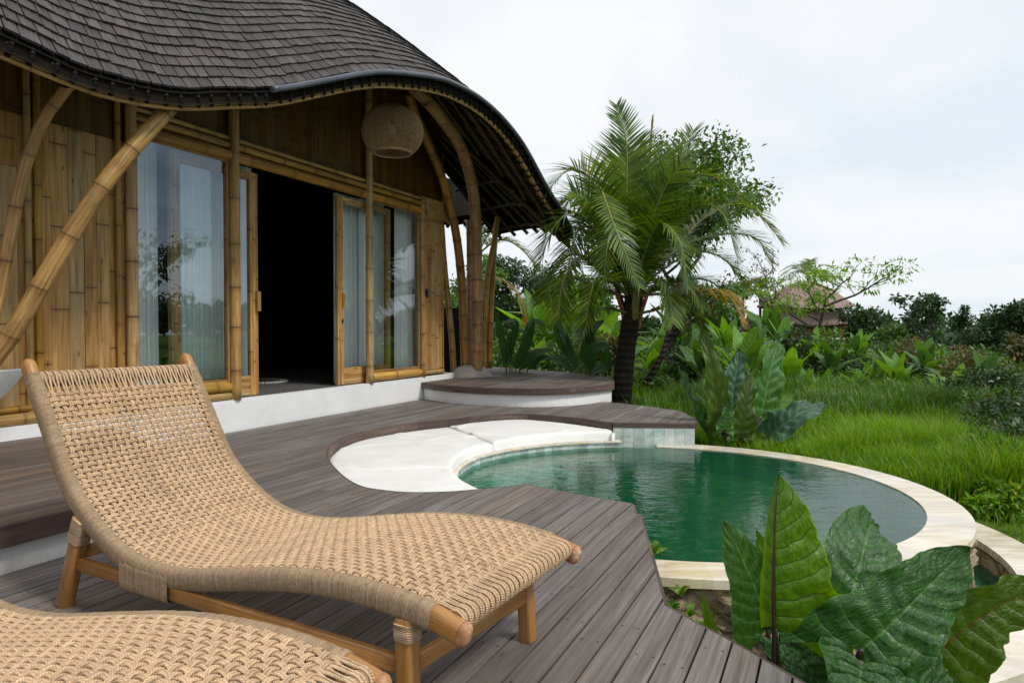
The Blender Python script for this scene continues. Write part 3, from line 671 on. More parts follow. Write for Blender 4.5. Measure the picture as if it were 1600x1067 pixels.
# cushions
def inset(pts,c,k): return [(c[0]+(p[0]-c[0])*k,c[1]+(p[1]-c[1])*k) for p in pts]
def cushion(name,outl,z0,z1,seed,label):
    rng=random.Random(seed); P=[Vector((p[0],p[1],0)) for p in outl]
    bm=bmesh.new(); bm.faces.new([bm.verts.new(p) for p in P])
    for ax in (Vector((1,0,0)),Vector((0,1,0))):
        lo=min(p.dot(ax) for p in P); hi=max(p.dot(ax) for p in P); x=lo+.03
        while x<hi:
            bmesh.ops.bisect_plane(bm,geom=bm.verts[:]+bm.edges[:]+bm.faces[:],plane_co=ax*x,plane_no=ax,dist=1e-5); x+=.03
    be=[e for e in bm.edges if e.is_boundary]; bv=[v for v in bm.verts if v.is_boundary]
    bp=[v.co.copy() for v in bv]
    wr=[(rng.uniform(-1.4,.6),rng.uniform(4.2,7.8),rng.uniform(0,PI),rng.uniform(.008,.018),rng.uniform(.10,.35)) for _ in range(34)]
    wr.append((-.6,5.25,.12,-.016,1.2))
    def hgt(c,d):
        k=min(1,d/.045); h=z1-.020*(1-k)**2.0
        h+=.005*math.sin(c.x*3.1+seed)*math.sin(c.y*2.3)
        for (x,y,a,am,ln) in wr:
            u=(c.x-x)*math.cos(a)+(c.y-y)*math.sin(a); w_=-(c.x-x)*math.sin(a)+(c.y-y)*math.cos(a)
            h+=am*math.exp(-(u/ln)**2-(w_/.038)**2)
        return h
    for v in bm.verts:
        d=min((v.co-b).length for b in bp)
        v.co.z=hgt(v.co,d)
    r=bmesh.ops.extrude_edge_only(bm,edges=be)
    for v in r['geom']:
        if isinstance(v,bmesh.types.BMVert): v.co.z=z0
    bmesh.ops.recalc_face_normals(bm,faces=bm.faces[:])
    for f in bm.faces: f.smooth=True
    me=bpy.data.meshes.new('cover'); bm.to_mesh(me); bm.free(); me.materials.append(MAT['fabric'])
    c=sum((v.co for v in me.vertices),Vector())/len(me.vertices); c.z=z0
    for v in me.vertices: v.co-=c
    o=link(name,me,label=label,cat='cushion'); o.location=c; return o
RT=[(80,1.75),(130,1.75),(150,1.74),(165,1.69),(185,1.63),(207,1.57),(235,1.57)]
rc_=lambda a:interp(a,RT)
def arcp(a0,a1,r,step=4): 
    n=max(2,int(abs(a1-a0)/step)); return [(PC.x+(rc_(a0+(a1-a0)*i/n)-PRI+r)*math.cos(R(a0+(a1-a0)*i/n)),PC.y+(rc_(a0+(a1-a0)*i/n)-PRI+r)*math.sin(R(a0+(a1-a0)*i/n))) for i in range(n+1)]
def off_in(pts,dist):
    o=[]; m=len(pts)
    for i in range(m):
        a=Vector(pts[max(i-1,0)]); b=Vector(pts[min(i+1,m-1)]); t=(b-a).normalized(); n=Vector((t.y,-t.x)); o.append(tuple(Vector(pts[i])+n*dist))
    return o
sp=min(range(len(rec)),key=lambda i:(Vector(rec[i])-Vector(g2(697,655))).length)
ri=off_in(rec,.012)
angs=lambda p: math.degrees(math.atan2(p[1]-PC.y,p[0]-PC.x))%360
CR=PRI-.0
far=ri[sp:]; nearr=[p for p in ri[:sp+1] if (Vector(p)-Vector(PC[:2])).length>CR]
split=141
cushion('sunken_cushion',far+[tuple(g2(956,676,-.08))]+arcp(angs(far[-1]),split,CR+.01),-.166,-.068,11,'creased white canvas cushion on the far side of the sunken lounge by the tiled block')
cushion('sunken_cushion',nearr+arcp(split+.8,angs(nearr[0]),CR+.01)[:],-.148,-.078,5,'large white crescent cushion nearest the plank deck at the pool edge') if False else None
nc=nearr+arcp(split+.12,angs(nearr[0]),CR+.01)
cushion('sunken_cushion',nc,-.166,-.078,5,'large white crescent cushion nearest the plank deck at the pool edge')
# ============================================================ LOUNGERS
PROF=[(-.012,.262),(.04,.278),(.1,.293),(.25,.309),(.42,.309),(.585,.293),(.79,.257),(1.0,.218),(1.17,.204),(1.32,.218),(1.45,.262),(1.59,.345),(1.70,.445),(1.80,.60),(1.90,.76),(1.975,.875)]
pc=catmull([Vector((a,0,b)) for a,b in PROF],14)
Ls=[0]
for a,b in zip(pc[:-1],pc[1:]): Ls.append(Ls[-1]+(b-a).length)
LT=Ls[-1]
def prof(s):
    s=max(0,min(LT,s)); i=int(np.searchsorted(Ls,s))-1; i=max(0,min(len(pc)-2,i))
    u=(s-Ls[i])/max(1e-9,Ls[i+1]-Ls[i]); p=pc[i].lerp(pc[i+1],u); t=(pc[min(i+2,len(pc)-1)]-pc[max(i-1,0)]).normalized(); return p,t,Vector((-t.z,0,t.x))
WD=.655
def superel(h,w,p=3.2):
    def f(an):
        c,s=math.cos(an),math.sin(an); k=(abs(c)**p+abs(s)**p)**(-1/p); return h*c*k,w*s*k
    return f
def lounger():
    root=empty('sun_lounger',(-.114,1.62,0),math.atan2(.488,-.873))
    h,w_=.033,.0245
    for y in (0,-WD):
        side='rail'
        M=MB(); pts=[];rr=[]
        for i in range(0,141):
            s=LT*i/140; p,t,n=prof(s); e=min(s,LT-s); pts.append(Vector((p.x,y,p.z))); rr.append(1.0 if e>.03 else .55+.45*math.sqrt(max(0,1-(1-e/.03)**2)))
        M.tube(pts,rr,20,sec=superel(h-.003,w_-.003),up=(0,0,1)); rail=M.build('rail',MAT['teak'],root)
        M=MB(); pts=[]; N_=900
        for i in range(N_+1):
            s=.105+(LT-.07-.105)*i/N_; p,t,n=prof(s); pts.append(Vector((p.x,y,p.z)))
        M.tube(pts,[1+.018*math.sin(i*.37)*math.sin(i*.11) for i in range(N_+1)],20,sec=superel(h+.001,w_+.001,3.0),up=(0,0,1))
        M.build('cord_wrap',MAT['wrap'],rail)
        M=MB(); p,t,n=prof(0.012); q,_,_=prof(0)
        M.tube([Vector((pts_.x,y,pts_.z)) for pts_ in (prof(.022)[0],prof(.010)[0],prof(.0)[0],prof(0)[0]+Vector((-.004,0,-.001)))],[1.02,.97,.72,.35],16,sec=superel(h-.002,w_-.002),up=(0,0,1)); M.build('worn_tip',MAT['worn'],rail)
    # cross bars at the ends (wrapped by the lengthwise cords)
    for s,nm in ((.050,'front_bar'),(LT-.095,'top_bar')):
        p,t,n=prof(s); M=MB(); pts=[Vector((p.x,-.015-(WD-.03)*i/160,p.z+.008)) for i in range(161)]
        M.tube(pts,[.0255*(1+.03*math.sin(i*1.9)+.02*math.sin(i*.77)) for i in range(161)],14,vs=1); M.build(nm,MAT['wrap'],root)
    # weave
    M=MB(); ny=24; y0=-.018; dy=(WD-.036)/ny; s0,s1=.105,LT-.155; ns=88; ds=(s1-s0)/ns; am=.0042; cr=.0044; top=.030
    rng=random.Random(4)
    def amp(s): # denser, rounder weave on the seat
        return am
    for j in range(ns):                       # weft pairs, rail to rail
        sj=s0+ds*(j+.5); ph=rng.uniform(-.0012,.0012)
        for q,o in enumerate((-.72,.72)):
            pts=[]; K=ny*4
            for i in range(-3,K+4):
                y=y0-dy*i/4; z=am*math.cos(PI*(i/4-.5+j)) if -2<i<K+2 else 0
                wob=.0009*math.sin(i*.9+j*2.1+q)
                p,t,n=prof(sj+ph+o*.0050+wob)
                edge=0 if 0<=i<=K else -.004*abs(i if i<0 else i-K)
                pts.append(Vector((p.x,y,p.z))+n*(top+z+edge))
            M.tube(pts,cr*.85,6,cap=False,rnd=rng.random())
    for c in range(ny):                       # warp pairs, lengthwise
        y=y0-dy*(c+.5)
        for q,o in enumerate((-.72,.72)):
            pts=[]; K=ns*4
            for i in range(0,K+1):
                s=s0+ds*i/4; z=-am*math.cos(PI*(c+i/4-.5)) 
                p,t,n=prof(s); pts.append(Vector((p.x,y+o*.0051+.0008*math.sin(i*.7+c),p.z))+n*(top+z))
            # run out over the front bar and wrap round it
            fan=1.35
            pre=[]
            pf,tf,nf=prof(.050); cb=Vector((pf.x,0,pf.z+.008))
            for a in (250,215,180,150,120,95,75):
                pre.append(cb+Vector((math.cos(R(a))*.0285,y+o*.0085*fan,math.sin(R(a))*.0285)))
            pre.append(Vector(((cb.x+pts[0].x)/2+.008,y+o*.0082*fan,(cb.z+.028+pts[0].z)/2)))
            post=[]; pt,tt,ntt=prof(LT-.095); ct=Vector((pt.x,0,pt.z+.008))
            ang0=math.atan2(tt.z,tt.x)
            for a in (100,75,50,20,-15,-50,-85):
                aa=ang0+R(a)
                post.append(ct+Vector((math.cos(aa)*.0285,y+o*.0085*fan,math.sin(aa)*.0285)))
            M.tube(pre+pts+post,cr*.85,6,cap=False,rnd=rng.random())
    # extra cords round both bars between the pairs
    for c in range(ny+1):
        for o in (-.004,.004):
            y=y0-dy*c+o
            for s,k in ((.050,.0285),(LT-.095,.0285)):
                pf,tf,nf=prof(s); cb=Vector((pf.x,0,pf.z+.008)); n=14
                M.tube([cb+Vector((math.cos(2*PI*a/n)*k,y,math.sin(2*PI*a/n)*k)) for a in range(n+1)],cr*.8,5,cap=False,rnd=rng.random())
                if s<.1:
                    p2,t2,n2=prof(s0+.028); M.tube([cb+Vector((.004,y,k)),Vector((cb.x*.5+p2.x*.5,y,cb.z*.5+p2.z*.5+.5*k+.016)),Vector((p2.x,y+o*.5,p2.z+top-.004))],cr*.7,5,cap=False,rnd=rng.random())
    M.build('woven_seat',MAT['cord'],root)
    # legs
    def leg(a,b,hw,hd,nm='leg'):
        a=Vector(a); b=Vector(b); M=MB(); d=(b-a).normalized(); sd=Vector((0,1,0)); fw=sd.cross(d).normalized()
        M.tube([a,a+d*.004,b-d*.004,b],[.93,1,1,.93],24,sec=superel(hd,hw,7),up=fw); return M.build(nm,MAT['teak'],root)
    fl=leg((.17,.0,0),(.17,.0,.275),.025,.0245); fr=leg((.12,-.555,0),(.14,-.56,.275),.023,.0225)
    bl=leg((1.705,.018,0),(1.595,.002,.345),.022,.027); br=leg((1.705,-WD,0),(1.60,-WD,.345),.022,.027)
    def cw(a,b,r,par,hw,hd):
        M=MB(); a=Vector(a); b=Vector(b); fw=Vector((0,1,0)).cross((b-a).normalized()); M.tube([a.lerp(b,i/30) for i in range(31)],[1+.02*math.sin(i*2) for i in range(31)],20,sec=superel(hd+.002,hw+.002,4.5),up=fw); M.build('cord_binding',MAT['wrap'],par)
    cw((.17,0,.218),(.17,0,.262),1,fl,.0285,.028); cw((1.632,.006,.245),(1.60,.003,.325),1,bl,.027,.033); cw((.14,-.56,.225),(.14,-.56,.27),1,fr,.026,.026)
    def bar(a,b,hw,hh,nm):
        M=MB(); a=Vector(a); b=Vector(b); d=(b-a).normalized(); M.tube([a,b],[1,1],24,sec=superel(hh,hw,6),up=(0,0,1)); return M.build(nm,MAT['teak'],root)
    s1_=bar((.19,.0,.148),(1.65,.008,.165),.012,.024,'stretcher'); s2_=bar((.14,-.60,.148),(1.66,-WD,.165),.012,.024,'stretcher')
    bar((.165,-.02,.150),(.125,-.545,.150),.011,.024,'cross_rail'); bar((1.635,0,.20),(1.635,-WD,.20),.012,.022,'cross_rail')
    # wrapped panel tying the rail down to the stretcher
    for y,par in ((.0,s1_),(-WD,s2_)):
        M=MB(); n=44
        def pf_(u,v):
            x=1.10+.255*v; p=None
            # closed loop section around rail and stretcher
            zt=min(q.z for q in pc if abs(q.x-x)<.03)+.02; zb=.127
            a=2*PI*u; c,s_=math.cos(a),math.sin(a); k=(abs(c)**7+abs(s_)**7)**(-1/7)
            return Vector((x,y+.0262*s_*k,(zt+zb)/2+(zt-zb)/2*c*k))
        M.grid(pf_,28,n,lambda u,v:(u,v*.255)); M.build('wrap_panel',MAT['wrap'],par)
    return root
chair=lounger()
tag(chair,'complete woven cord and teak sun lounger on the grey deck with its backrest in view','sun lounger','woven sun loungers on the deck')
c2=copy_tree(chair); c2.location=(-.526,.772,0); c2.rotation_euler=(0,0,R(156.56))
c2['label']='woven cord sun lounger cut off by the bottom left corner, only its seat showing'
# ============================================================ VILLA
villa=empty('villa',W(1.2,-1.5,0),label='bamboo villa with a sweeping dark shingle roof and open sliding doors',cat='villa')
VO=villa.location.copy()
def vb(M,name,mat,parent=None):
    for i,v in enumerate(M.v): M.v[i]=v-VO
    o=M.build(name,mat,parent or villa); return o
FLZ=.304; OW=-.07
def pole_into(M,pts,r,taper=.9,node=.30,n=12,rnd=None,bend=6):
    pts=catmull(pts,bend) if len(pts)>2 else [Vector(p) for p in pts]
    L=[0]
    for a,b in zip(pts[:-1],pts[1:]): L.append(L[-1]+(b-a).length)
    T=L[-1]; off=random.random()*node; S=set(); x=0
    while x<T: S.add(round(x,4)); x+=.12
    S.add(T); k=off; nodes=[]
    while k<T:
        nodes.append(k)
        for d in (-.016,-.006,0,.006,.016):
            if 0<k+d<T: S.add(round(k+d,4))
        k+=node*random.uniform(.9,1.1)
    S=sorted(S); P=[];RR=[]
    for s in S:
        i=min(len(pts)-2,max(0,int(np.searchsorted(L,s))-1)); u=(s-L[i])/max(1e-9,L[i+1]-L[i]); P.append(pts[i].lerp(pts[i+1],u))
        b=max([math.exp(-((s-q)/.009)**2) for q in nodes],default=0); c=max([math.exp(-((s-q)/.05)**2) for q in nodes],default=0)
        RR.append(r*(1-(1-taper)*s/T)*(1+.07*b+.02*c))
    # uv v: integer at nodes
    nd=[nodes[0]-node if nodes else -node]+nodes+[ (nodes[-1] if nodes else 0)+node*1.1]
    rnd=random.random() if rnd is None else rnd
    b0=len(M.f); M.tube(P,RR,n,rnd=rnd)
    Vv=[float(np.interp(s,nd,range(len(nd)))) for s in S]
    cum=[0]
    for a,b in zip(P[:-1],P[1:]): cum.append(cum[-1]+(b-a).length)
    for fi in range(b0,len(M.f)):
        M.uv[fi]=[(u,float(np.interp(v,cum,Vv))) for u,v in M.uv[fi]]
def pole(name,pts,r,mat='bamboo',parent=None,**k):
    M=MB(); pole_into(M,pts,r,**k); return vb(M,name,MAT[mat],parent)
# ---- roof surface
EA=[(-4.4,.6,2.85),(-3.4,.85,2.74),(-2.33,1.08,2.63),(-2.13,1.1,2.60),(-1.84,1.1,2.57),(-1.27,1.15,2.62),(-.9,1.2,2.73),(-.45,1.25,2.87),(.65,1.35,3.35),(1.18,1.42,3.50),(1.79,1.5,3.61),(2.64,1.52,3.62),(3.48,1.55,3.41),(4.22,1.6,2.97),(4.99,1.65,2.54),(5.25,1.6,2.38)]
def E(s): return interp(s,EA,1),interp(s,EA,2)
RO,RZT=-3.0,6.55
def roofp(s,v,lift=0):
    o,z=E(s); sr=1.5+.62*(s-1.5)
    k=.30*math.sin(PI*min(1,v))*(1-.3*v)
    p=Vector((s+(sr-s)*v,o+(RO-o)*v,z+(RZT-z)*v+k+lift)); return p
def RW(s,v,lift=0): p=roofp(s,v); q=W(p.x,p.y,p.z+lift); return q
def rnorm(s,v):
    a=RW(s+.02,v)-RW(s-.02,v); b=RW(s,min(1,v+.01))-RW(s,v-.01 if v>.01 else 0); n=a.cross(b); return n.normalized() if n.z>0 else -n.normalized()
def zroof(s,o):
    oE,zE=E(s); v=(oE-o)/(oE-RO); return roofp(s,v).z
roof=MB()
SMIN,SMAX=-4.4,5.25
roof.grid(lambda u,v: RW(SMIN+(SMAX-SMIN)*u,v,-.03),90,30)
roof.grid(lambda u,v: RW(SMIN+(SMAX-SMIN)*(1-u),v,-.11),90,30)
# back slope and ends so that the roof is closed
roof.grid(lambda u,v: W(1.5+.62*(SMIN+(SMAX-SMIN)*(1-u)-1.5),RO,0).lerp(W(1.5+1.0*(SMIN+(SMAX-SMIN)*(1-u)-1.5),-7.4,0),v)+Vector((0,0,RZT-v*(RZT-2.7)-.03)),40,10)
HE=[(0,5.25,1.6,2.38),(.25,5.62,1.32,2.60),(.5,5.92,.92,2.76),(.75,6.16,.42,2.80),(1,6.34,-.25,2.76)]
def hip(u,v):
    s,o,z=(interp(u,HE,k) for k in (1,2,3)); a=W(s,o,z-.04); r=RW(SMAX,1); e=RW(SMAX,0)
    q=a.lerp(r,v); q.z+=.30*math.sin(PI*v)*(1-.3*v); return q
roof.grid(hip,16,24); roof.grid(lambda u,v: hip(1-u,v)-Vector((0,0,.09)),16,24); roof.grid(lambda u,v: hip(u,0)-Vector((0,0,.09*v)),16,1)
roofo=vb(roof,'roof',MAT['under'])
# shingles
M=MB(); rng=random.Random(8); nrow=50; v=0
def rowlen(v): return (RW(SMAX,v)-RW(SMIN,v)).length
slopeL=(RW(1,1)-RW(1,0)).length
expo=.104
rows=int(slopeL/expo)
for j in range(rows,-1,-1):
    va=j/rows; vb_=min(1,(j+1.35)/rows)
    if va>=1: continue
    s=SMIN+rng.random()*.06
    while s<SMAX:
        w_=rng.uniform(.07,.12)/(1-.38*va); s2=min(SMAX,s+w_)
        g=.004; jit=rng.uniform(-.006,.006)/slopeL; lf=.018+rng.uniform(-.002,.005)
        va2=max(0,va+jit)
        skew=rng.uniform(-.006,.006)
        r=rng.random(); n=rnorm((s+s2)/2,va)
        a=RW(s+g,va2)+n*lf; b=RW(s2-g,va2+skew/slopeL)+n*(lf+rng.uniform(-.002,.002)); c=RW(s2-g,vb_)+n*.001; d=RW(s+g,vb_)+n*.001
        b0=len(M.v); dn=n*-.017
        M.v+=[a,b,c,d,a+dn,b+dn]
        uo=rng.random()*9
        M.face((b0,b0+1,b0+2,b0+3),[(0,uo),(w_,uo),(w_,uo+.16),(0,uo+.16)],r)
        M.face((b0+1,b0,b0+4,b0+5),[(0,uo),(w_,uo),(w_,uo),(0,uo)],r*.2)
        M.face((b0,b0+3,b0+4),[(0,uo)]*3,r*.2); M.face((b0+2,b0+1,b0+5),[(0,uo)]*3,r*.2)
        s=s2
vb(M,'shingles',MAT['shingle'],roofo)
# eave edge layers, gutter, purlins, rafters, bindings
def ew(s,inn,dz): # point inward from the eave edge
    o,z=E(s); v=inn/(o-RO); return RW(s,v,dz)
def along(fn,a,b,n): return [fn(a+(b-a)*i/n) for i in range(n+1)]
M=MB(); M.grid(lambda u,v: ew(SMIN+(SMAX-SMIN)*u,.02,-.035-.075*v),120,2); vb(M,'eave_board',MAT['under'],roofo)
M=MB(); gs0=fs(427,1.25); gs0=-.5
def gsec(s): o,z=E(s); return W(s,o+.035,z-.015)
M.tube(along(gsec,gs0,SMAX,110),[.025]*111,14); vb(M,'gutter',MAT['gutter'],roofo)
for inn,dz,r,nn in ((.05,-.155,.016,3),(.34,-.185,.030,1),(.62,-.20,.034,1),(.95,-.19,.030,1),(1.3,-.2,.03,1)):
    M=MB()
    for q in range(nn*2 if nn>1 else 1):
        pole_into(M,along(lambda s: ew(s,inn+ (q%3)*.028,dz-(q//3)*.027),-3.4,5.1,26),r,node=.33,n=8,bend=2)
    vb(M,'purlin',MAT['bamboo'] if inn<.1 else MAT['bamboo_dark'],roofo)
k=-3.2
while k<5.1:
    a=[ew(k,.03,-.10),ew(k,.8,-.12),ew(k,1.6,-.13)]; pole('rafter',a,.026,'bamboo_dark',roofo,n=8,node=.28); 
    # black binding where the rafter crosses the edge purlin
    M=MB(); c=ew(k+.03,.075,-.145); 
    t=(ew(k+.06,.08,0)-ew(k,.08,0)).normalized(); 
    n=14; up=Vector((0,0,1)); sd=t.cross(up).normalized(); uu=sd.cross(t)
    for off in (-.030,.075):
        cc_=c+t*off
        M.tube([cc_+sd*math.cos(2*PI*i/n)*.062+uu*math.sin(2*PI*i/n)*.062 for i in range(n+1)],.016,6,cap=False)
    vb(M,'binding',MAT['strap'],roofo); k+=.235
for i in range(9):
    u=(i+.5)/9; a=hip(u,0); b=hip(u,.5); dz=Vector((0,0,-.13)); pole('rafter',[a+dz-(b-a)*.015,b+dz],.030,'bamboo_dark',roofo,n=8,node=.3)
for v_ in (.03,.10,.18):
    M=MB(); pole_into(M,[hip(i/14,v_)-Vector((0,0,.17)) for i in range(15)],.028,n=8,bend=2); vb(M,'purlin',MAT['bamboo_dark'],roofo)
# ---- plinth and floor
M=MB(); 
fr_=[W(-7,0),W(4.45,0),W(4.66,-.07),W(4.72,-.35)]
for a,b in zip(fr_[:-1],fr_[1:]):
    M.quad(a+Vector((0,0,-.05)),b+Vector((0,0,-.05)),b+Vector((0,0,FLZ)),a+Vector((0,0,FLZ)))
b0=len(M.v); pl=fr_+[W(4.72,-1.0),W(-7,-1.0)]; M.v+=[p+Vector((0,0,FLZ)) for p in pl]; M.face([b0+i for i in range(len(pl))][::-1])
M.quad(W(4.72,-.35,-.05),W(4.72,-1,-.05),W(4.72,-1,FLZ),W(4.72,-.35,FLZ)); M.f[4-1]=M.f[4-1][:]
vb(M,'plinth',MAT['plaster'])
M=MB(); M.quad(W(-6,-5.8,FLZ+.004),W(4.5,-5.8,FLZ+.004),W(4.5,-.10,FLZ+.004),W(-6,-.10,FLZ+.004)); vb(M,'interior_floor',MAT['room_floor'])
M=MB()
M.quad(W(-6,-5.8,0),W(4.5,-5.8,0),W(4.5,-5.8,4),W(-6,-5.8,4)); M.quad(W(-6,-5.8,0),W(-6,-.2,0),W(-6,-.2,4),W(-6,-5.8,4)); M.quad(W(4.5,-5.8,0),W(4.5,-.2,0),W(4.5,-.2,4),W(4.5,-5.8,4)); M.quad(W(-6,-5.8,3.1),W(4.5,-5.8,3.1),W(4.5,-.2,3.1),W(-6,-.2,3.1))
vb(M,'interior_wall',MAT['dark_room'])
# ---- split bamboo wall panels
def planks(name,s0,s1,z0f,z1f,o=OW,wmin=.085,wmax=.135,seed=1,mat='plank',battens=True):
    rng=random.Random(seed); M=MB(); s=s0
    while s<s1-.01:
        w_=min(rng.uniform(wmin,wmax),s1-s); 
        if s1-s-w_<.03: w_=s1-s
        sm=s+w_/2; z0=z0f(sm) if callable(z0f) else z0f; z1=z1f(sm) if callable(z1f) else z1f
        zc=z0; 
        while zc<z1-.01:
            ze=min(z1,zc+rng.uniform(1.2,2.6)); 
            if z1-ze<.25: ze=z1
            oo=o+rng.uniform(-.004,.004)
            M.box(W(sm,oo,(zc+ze)/2),DS*(w_/2-.0012),DO*.006,Vector((0,0,(ze-zc)/2-.001)),rnd=rng.random()); zc=ze
        s+=w_
    M.box(W((s0+s1)/2,o-.016,((z0f(s0) if callable(z0f) else z0f)+(min(z1f(s0),z1f(s1)) if callable(z1f) else z1f))/2),DS*(s1-s0)/2,DO*.004,Vector((0,0,(((min(z1f(s0),z1f(s1)) if callable(z1f) else z1f)-(z0f(s0) if callable(z0f) else z0f))/2))),rnd=.1)
    return vb(M,name,MAT[mat])
sL=fs(203); sA=fs(363.5); sB=fs(574); sC=fs(657); sD=fs(692)
zt=2.60
topz=lambda s: zroof(s,OW)-.10
planks('wall_panel',-6.5,sL+.0,FLZ+.10,2.52,seed=21)
planks('gable_panel_shaded',-6.5,sL-.0,2.52,lambda s: topz(s) if s>-4.3 else 2.7,seed=25,mat='plank_eave_shade')  # top of the left wall, coloured dark to carry the eave's shade
planks('gable_panel_shaded',sL-.0,sD+.02,2.86,topz,seed=22,o=OW-.03,mat='plank_eave_shade')  # wall above the beams, eave shade painted into its planks
planks('wall_panel',sC+.05,sD,FLZ+.09,2.62,seed=23)
planks('wall_panel',sC+.05,sD+.35,2.60,2.87,seed=24,o=OW-.01)
# posts and beams
for s,r in ((sL,.047),(sA,.052),(sB,.049),(sC,.040)):
    pole('post',[W(s,OW+.045,FLZ),W(s,OW+.045,(topz(s)+.05 if s!=sC else 2.8))],r,node=.42,n=18)
pole('thin_post',[W(sL-.105,OW+.03,FLZ),W(sL-.105,OW+.03,3.2)],.024,node=.38)
pole('thin_post',[W(fs(160)-0,OW+.02,FLZ),W(fs(160),OW+.02,3.0)],.022,node=.36) if False else None
pole('thin_post',[W(fs(60),OW+.02,FLZ),W(fs(60),OW+.02,3.0)],.028,node=.40)
pole('thin_post',[W(fs(45),OW+.02,FLZ),W(fs(45),OW+.02,3.0)],.024,node=.40)
pole('corner_strip',[W(sD,OW+.01,FLZ),W(sD,OW+.01,3.6)],.014,node=.4)
pole('sill_pole',[W(-6.5,OW+.02,FLZ+.045),W(sL-.13,OW+.02,FLZ+.045)],.044,node=.5,taper=1)
pole('sill_pole',[W(-6.5,OW+.025,FLZ+.115),W(sL-.13,OW+.025,FLZ+.115)],.024,node=.5,taper=1)
pole('beam',[W(sL-.02,OW+.02,2.655),W(sC+.1,OW+.02,2.655)],.052,node=.55,taper=.95,n=16)
pole('beam',[W(sL-.02,OW+.015,2.752),W(sC+.1,OW+.015,2.752)],.036,node=.5,taper=.95)
pole('beam',[W(sL-.02,OW+.01,2.822),W(sC+.1,OW+.01,2.822)],.025,node=.5)
pole('beam',[W(sC+.05,OW+.012,2.56),W(sD,OW+.012,2.56)],.028,node=.5)
# framed glazing
def frame(name,s0,s1,z0,z1,o,wl,wr,wb,wt,pane=True,depth=.022,handle=None,group=None):
    M=MB(); Z=Vector((0,0,1))
    def lam(c,a,b,n_=3): # laminated strips
        pass
    def bar_v(sa,sb):
        n=3
        for i in range(n):
            w_=(sb-sa)/n; M.box(W(sa+w_*(i+.5),o+.002*(i%2),(z0+z1)/2),DS*(w_/2-.0007),DO*depth,Z*((z1-z0)/2-.0005*i))
    def bar_h(za,zb):
        n=max(2,round((zb-za)/.035))
        for i in range(n):
            h=(zb-za)/n; M.box(W((s0+wl+s1-wr)/2,o+.002*(i%2)-.001,za+h*(i+.5)),DS*((s1-wr-s0-wl)/2-.0005),DO*(depth-.002),Z*(h/2-.0007))
    bar_v(s0,s0+wl); bar_v(s1-wr,s1); bar_h(z0,z0+wb); bar_h(z1-wt,z1)
    f=vb(M,name,MAT['plank'])
    if pane:
        P=MB(); P.quad(W(s0+wl,o,z0+wb),W(s1-wr,o,z0+wb),W(s1-wr,o,z1-wt),W(s0+wl,o,z1-wt)); vb(P,'pane',MAT['glass'],f)
    return f
g1=frame('window',sL+.04,sA-.045,FLZ+.17,zt,OW,.012,.028,.03,.01)
pole('window_sill_pole',[W(sL+.04,OW+.02,FLZ+.125),W(sA-.04,OW+.02,FLZ+.125)],.048,node=.7,n=16)
pole('window_sill_pole',[W(sL+.04,OW+.025,FLZ+.04),W(sA-.04,OW+.025,FLZ+.04)],.036,node=.6,n=16)
d1=frame('sliding_door',fs(268,-.16)-.03,fs(404,-.12),FLZ+.012,zt-.03,-.145,.10,.105,.20,.08)
M=MB(); hs=fs(402,-.12)-.045
M.box(W(hs+.04,-.105,1.27),DS*.022,DO*.02,Vector((0,0,.10))); vb(M,'handle',MAT['bamboo'],d1)
M=MB(); 
d2=frame('sliding_door',fs(528,-.12),fs(611,-.12),FLZ+.012,zt-.03,-.145,.105,.085,.20,.08)
hs=fs(536,-.12)
M=MB(); M.box(W(hs,-.112,1.33),DS*.018,DO*.014,Vector((0,0,.085))); M.box(W(hs,-.112,1.33),DS*.006,DO*.022,Vector((0,0,.055))); vb(M,'handle',MAT['bamboo'],d2)
M=MB(); M.box(W(hs-.01,-.118,1.08),DS*.008,DO*.006,Vector((0,0,.026))); vb(M,'lock',MAT['black'],d2)
g2_=frame('window',sB+.05,sC-.035,FLZ+.13,zt,OW,.012,.022,.025,.01)
pole('window_sill_pole',[W(sB+.05,OW+.02,FLZ+.07),W(sC-.035,OW+.02,FLZ+.07)],.058,node=.6,n=16)
pole('sill_pole',[W(sC+.04,OW+.01,FLZ+.055),W(sD,OW+.01,FLZ+.055)],.032,node=.4)
M=MB(); ss,zz=fac(666,458,-.06); M.box(W(ss,OW+.022,zz),DS*.035,DO*.010,Vector((0,0,.058))); M.box(W(ss,OW+.034,zz),DS*.020,DO*.004,Vector((0,0,.035)),rnd=.9); vb(M,'wall_switch',MAT['black'])
# ---- leaning and curved posts
def bp(px,py,o): # image point on a plane parallel to the facade
    s,z=fac(px,py,o); return W(s,o,z)
pole('brace_post',[bp(-235,760,.10),bp(-110,660,.20),bp(0,548,.42),bp(95,395,.66),bp(178,272,.86),bp(283,155,1.02)],.056,node=.36,n=20,taper=.92)
pole('brace_post',[bp(-110,720,.02),bp(-45,590,.06),bp(0,455,.12),bp(35,290,.25),bp(70,195,.4),bp(118,130,.6)],.042,node=.36,n=16,taper=.85)
base=Vector((-.67,10.85,0))
def ray_o(px,py,Y): return at(px,py,Y)
fx=MB(); fx.lathe([(.0,.42),(.10,.415),(.20,.385),(.29,.31),(.33,.255),(.335,.20)],(-.66,10.72,0),28); 
for i,v in enumerate(fx.v):
    d=Vector((v.x+.66,v.y-10.72,0)); fx.v[i]=v+d*.12*math.sin(3*math.atan2(d.y,d.x)+1)
vb(fx,'post_footing',MAT['concrete'])
pole('arch_post',[at(745,583,10.62),at(746,520,10.6),at(745,430,10.5),at(744,350,10.2),at(738,290,9.8),at(722,235,9.1),at(695,192,8.3),at(668,160,7.9),at(645,138,7.6),at(630,118,7.4)],.088,node=.38,n=20,taper=.82)
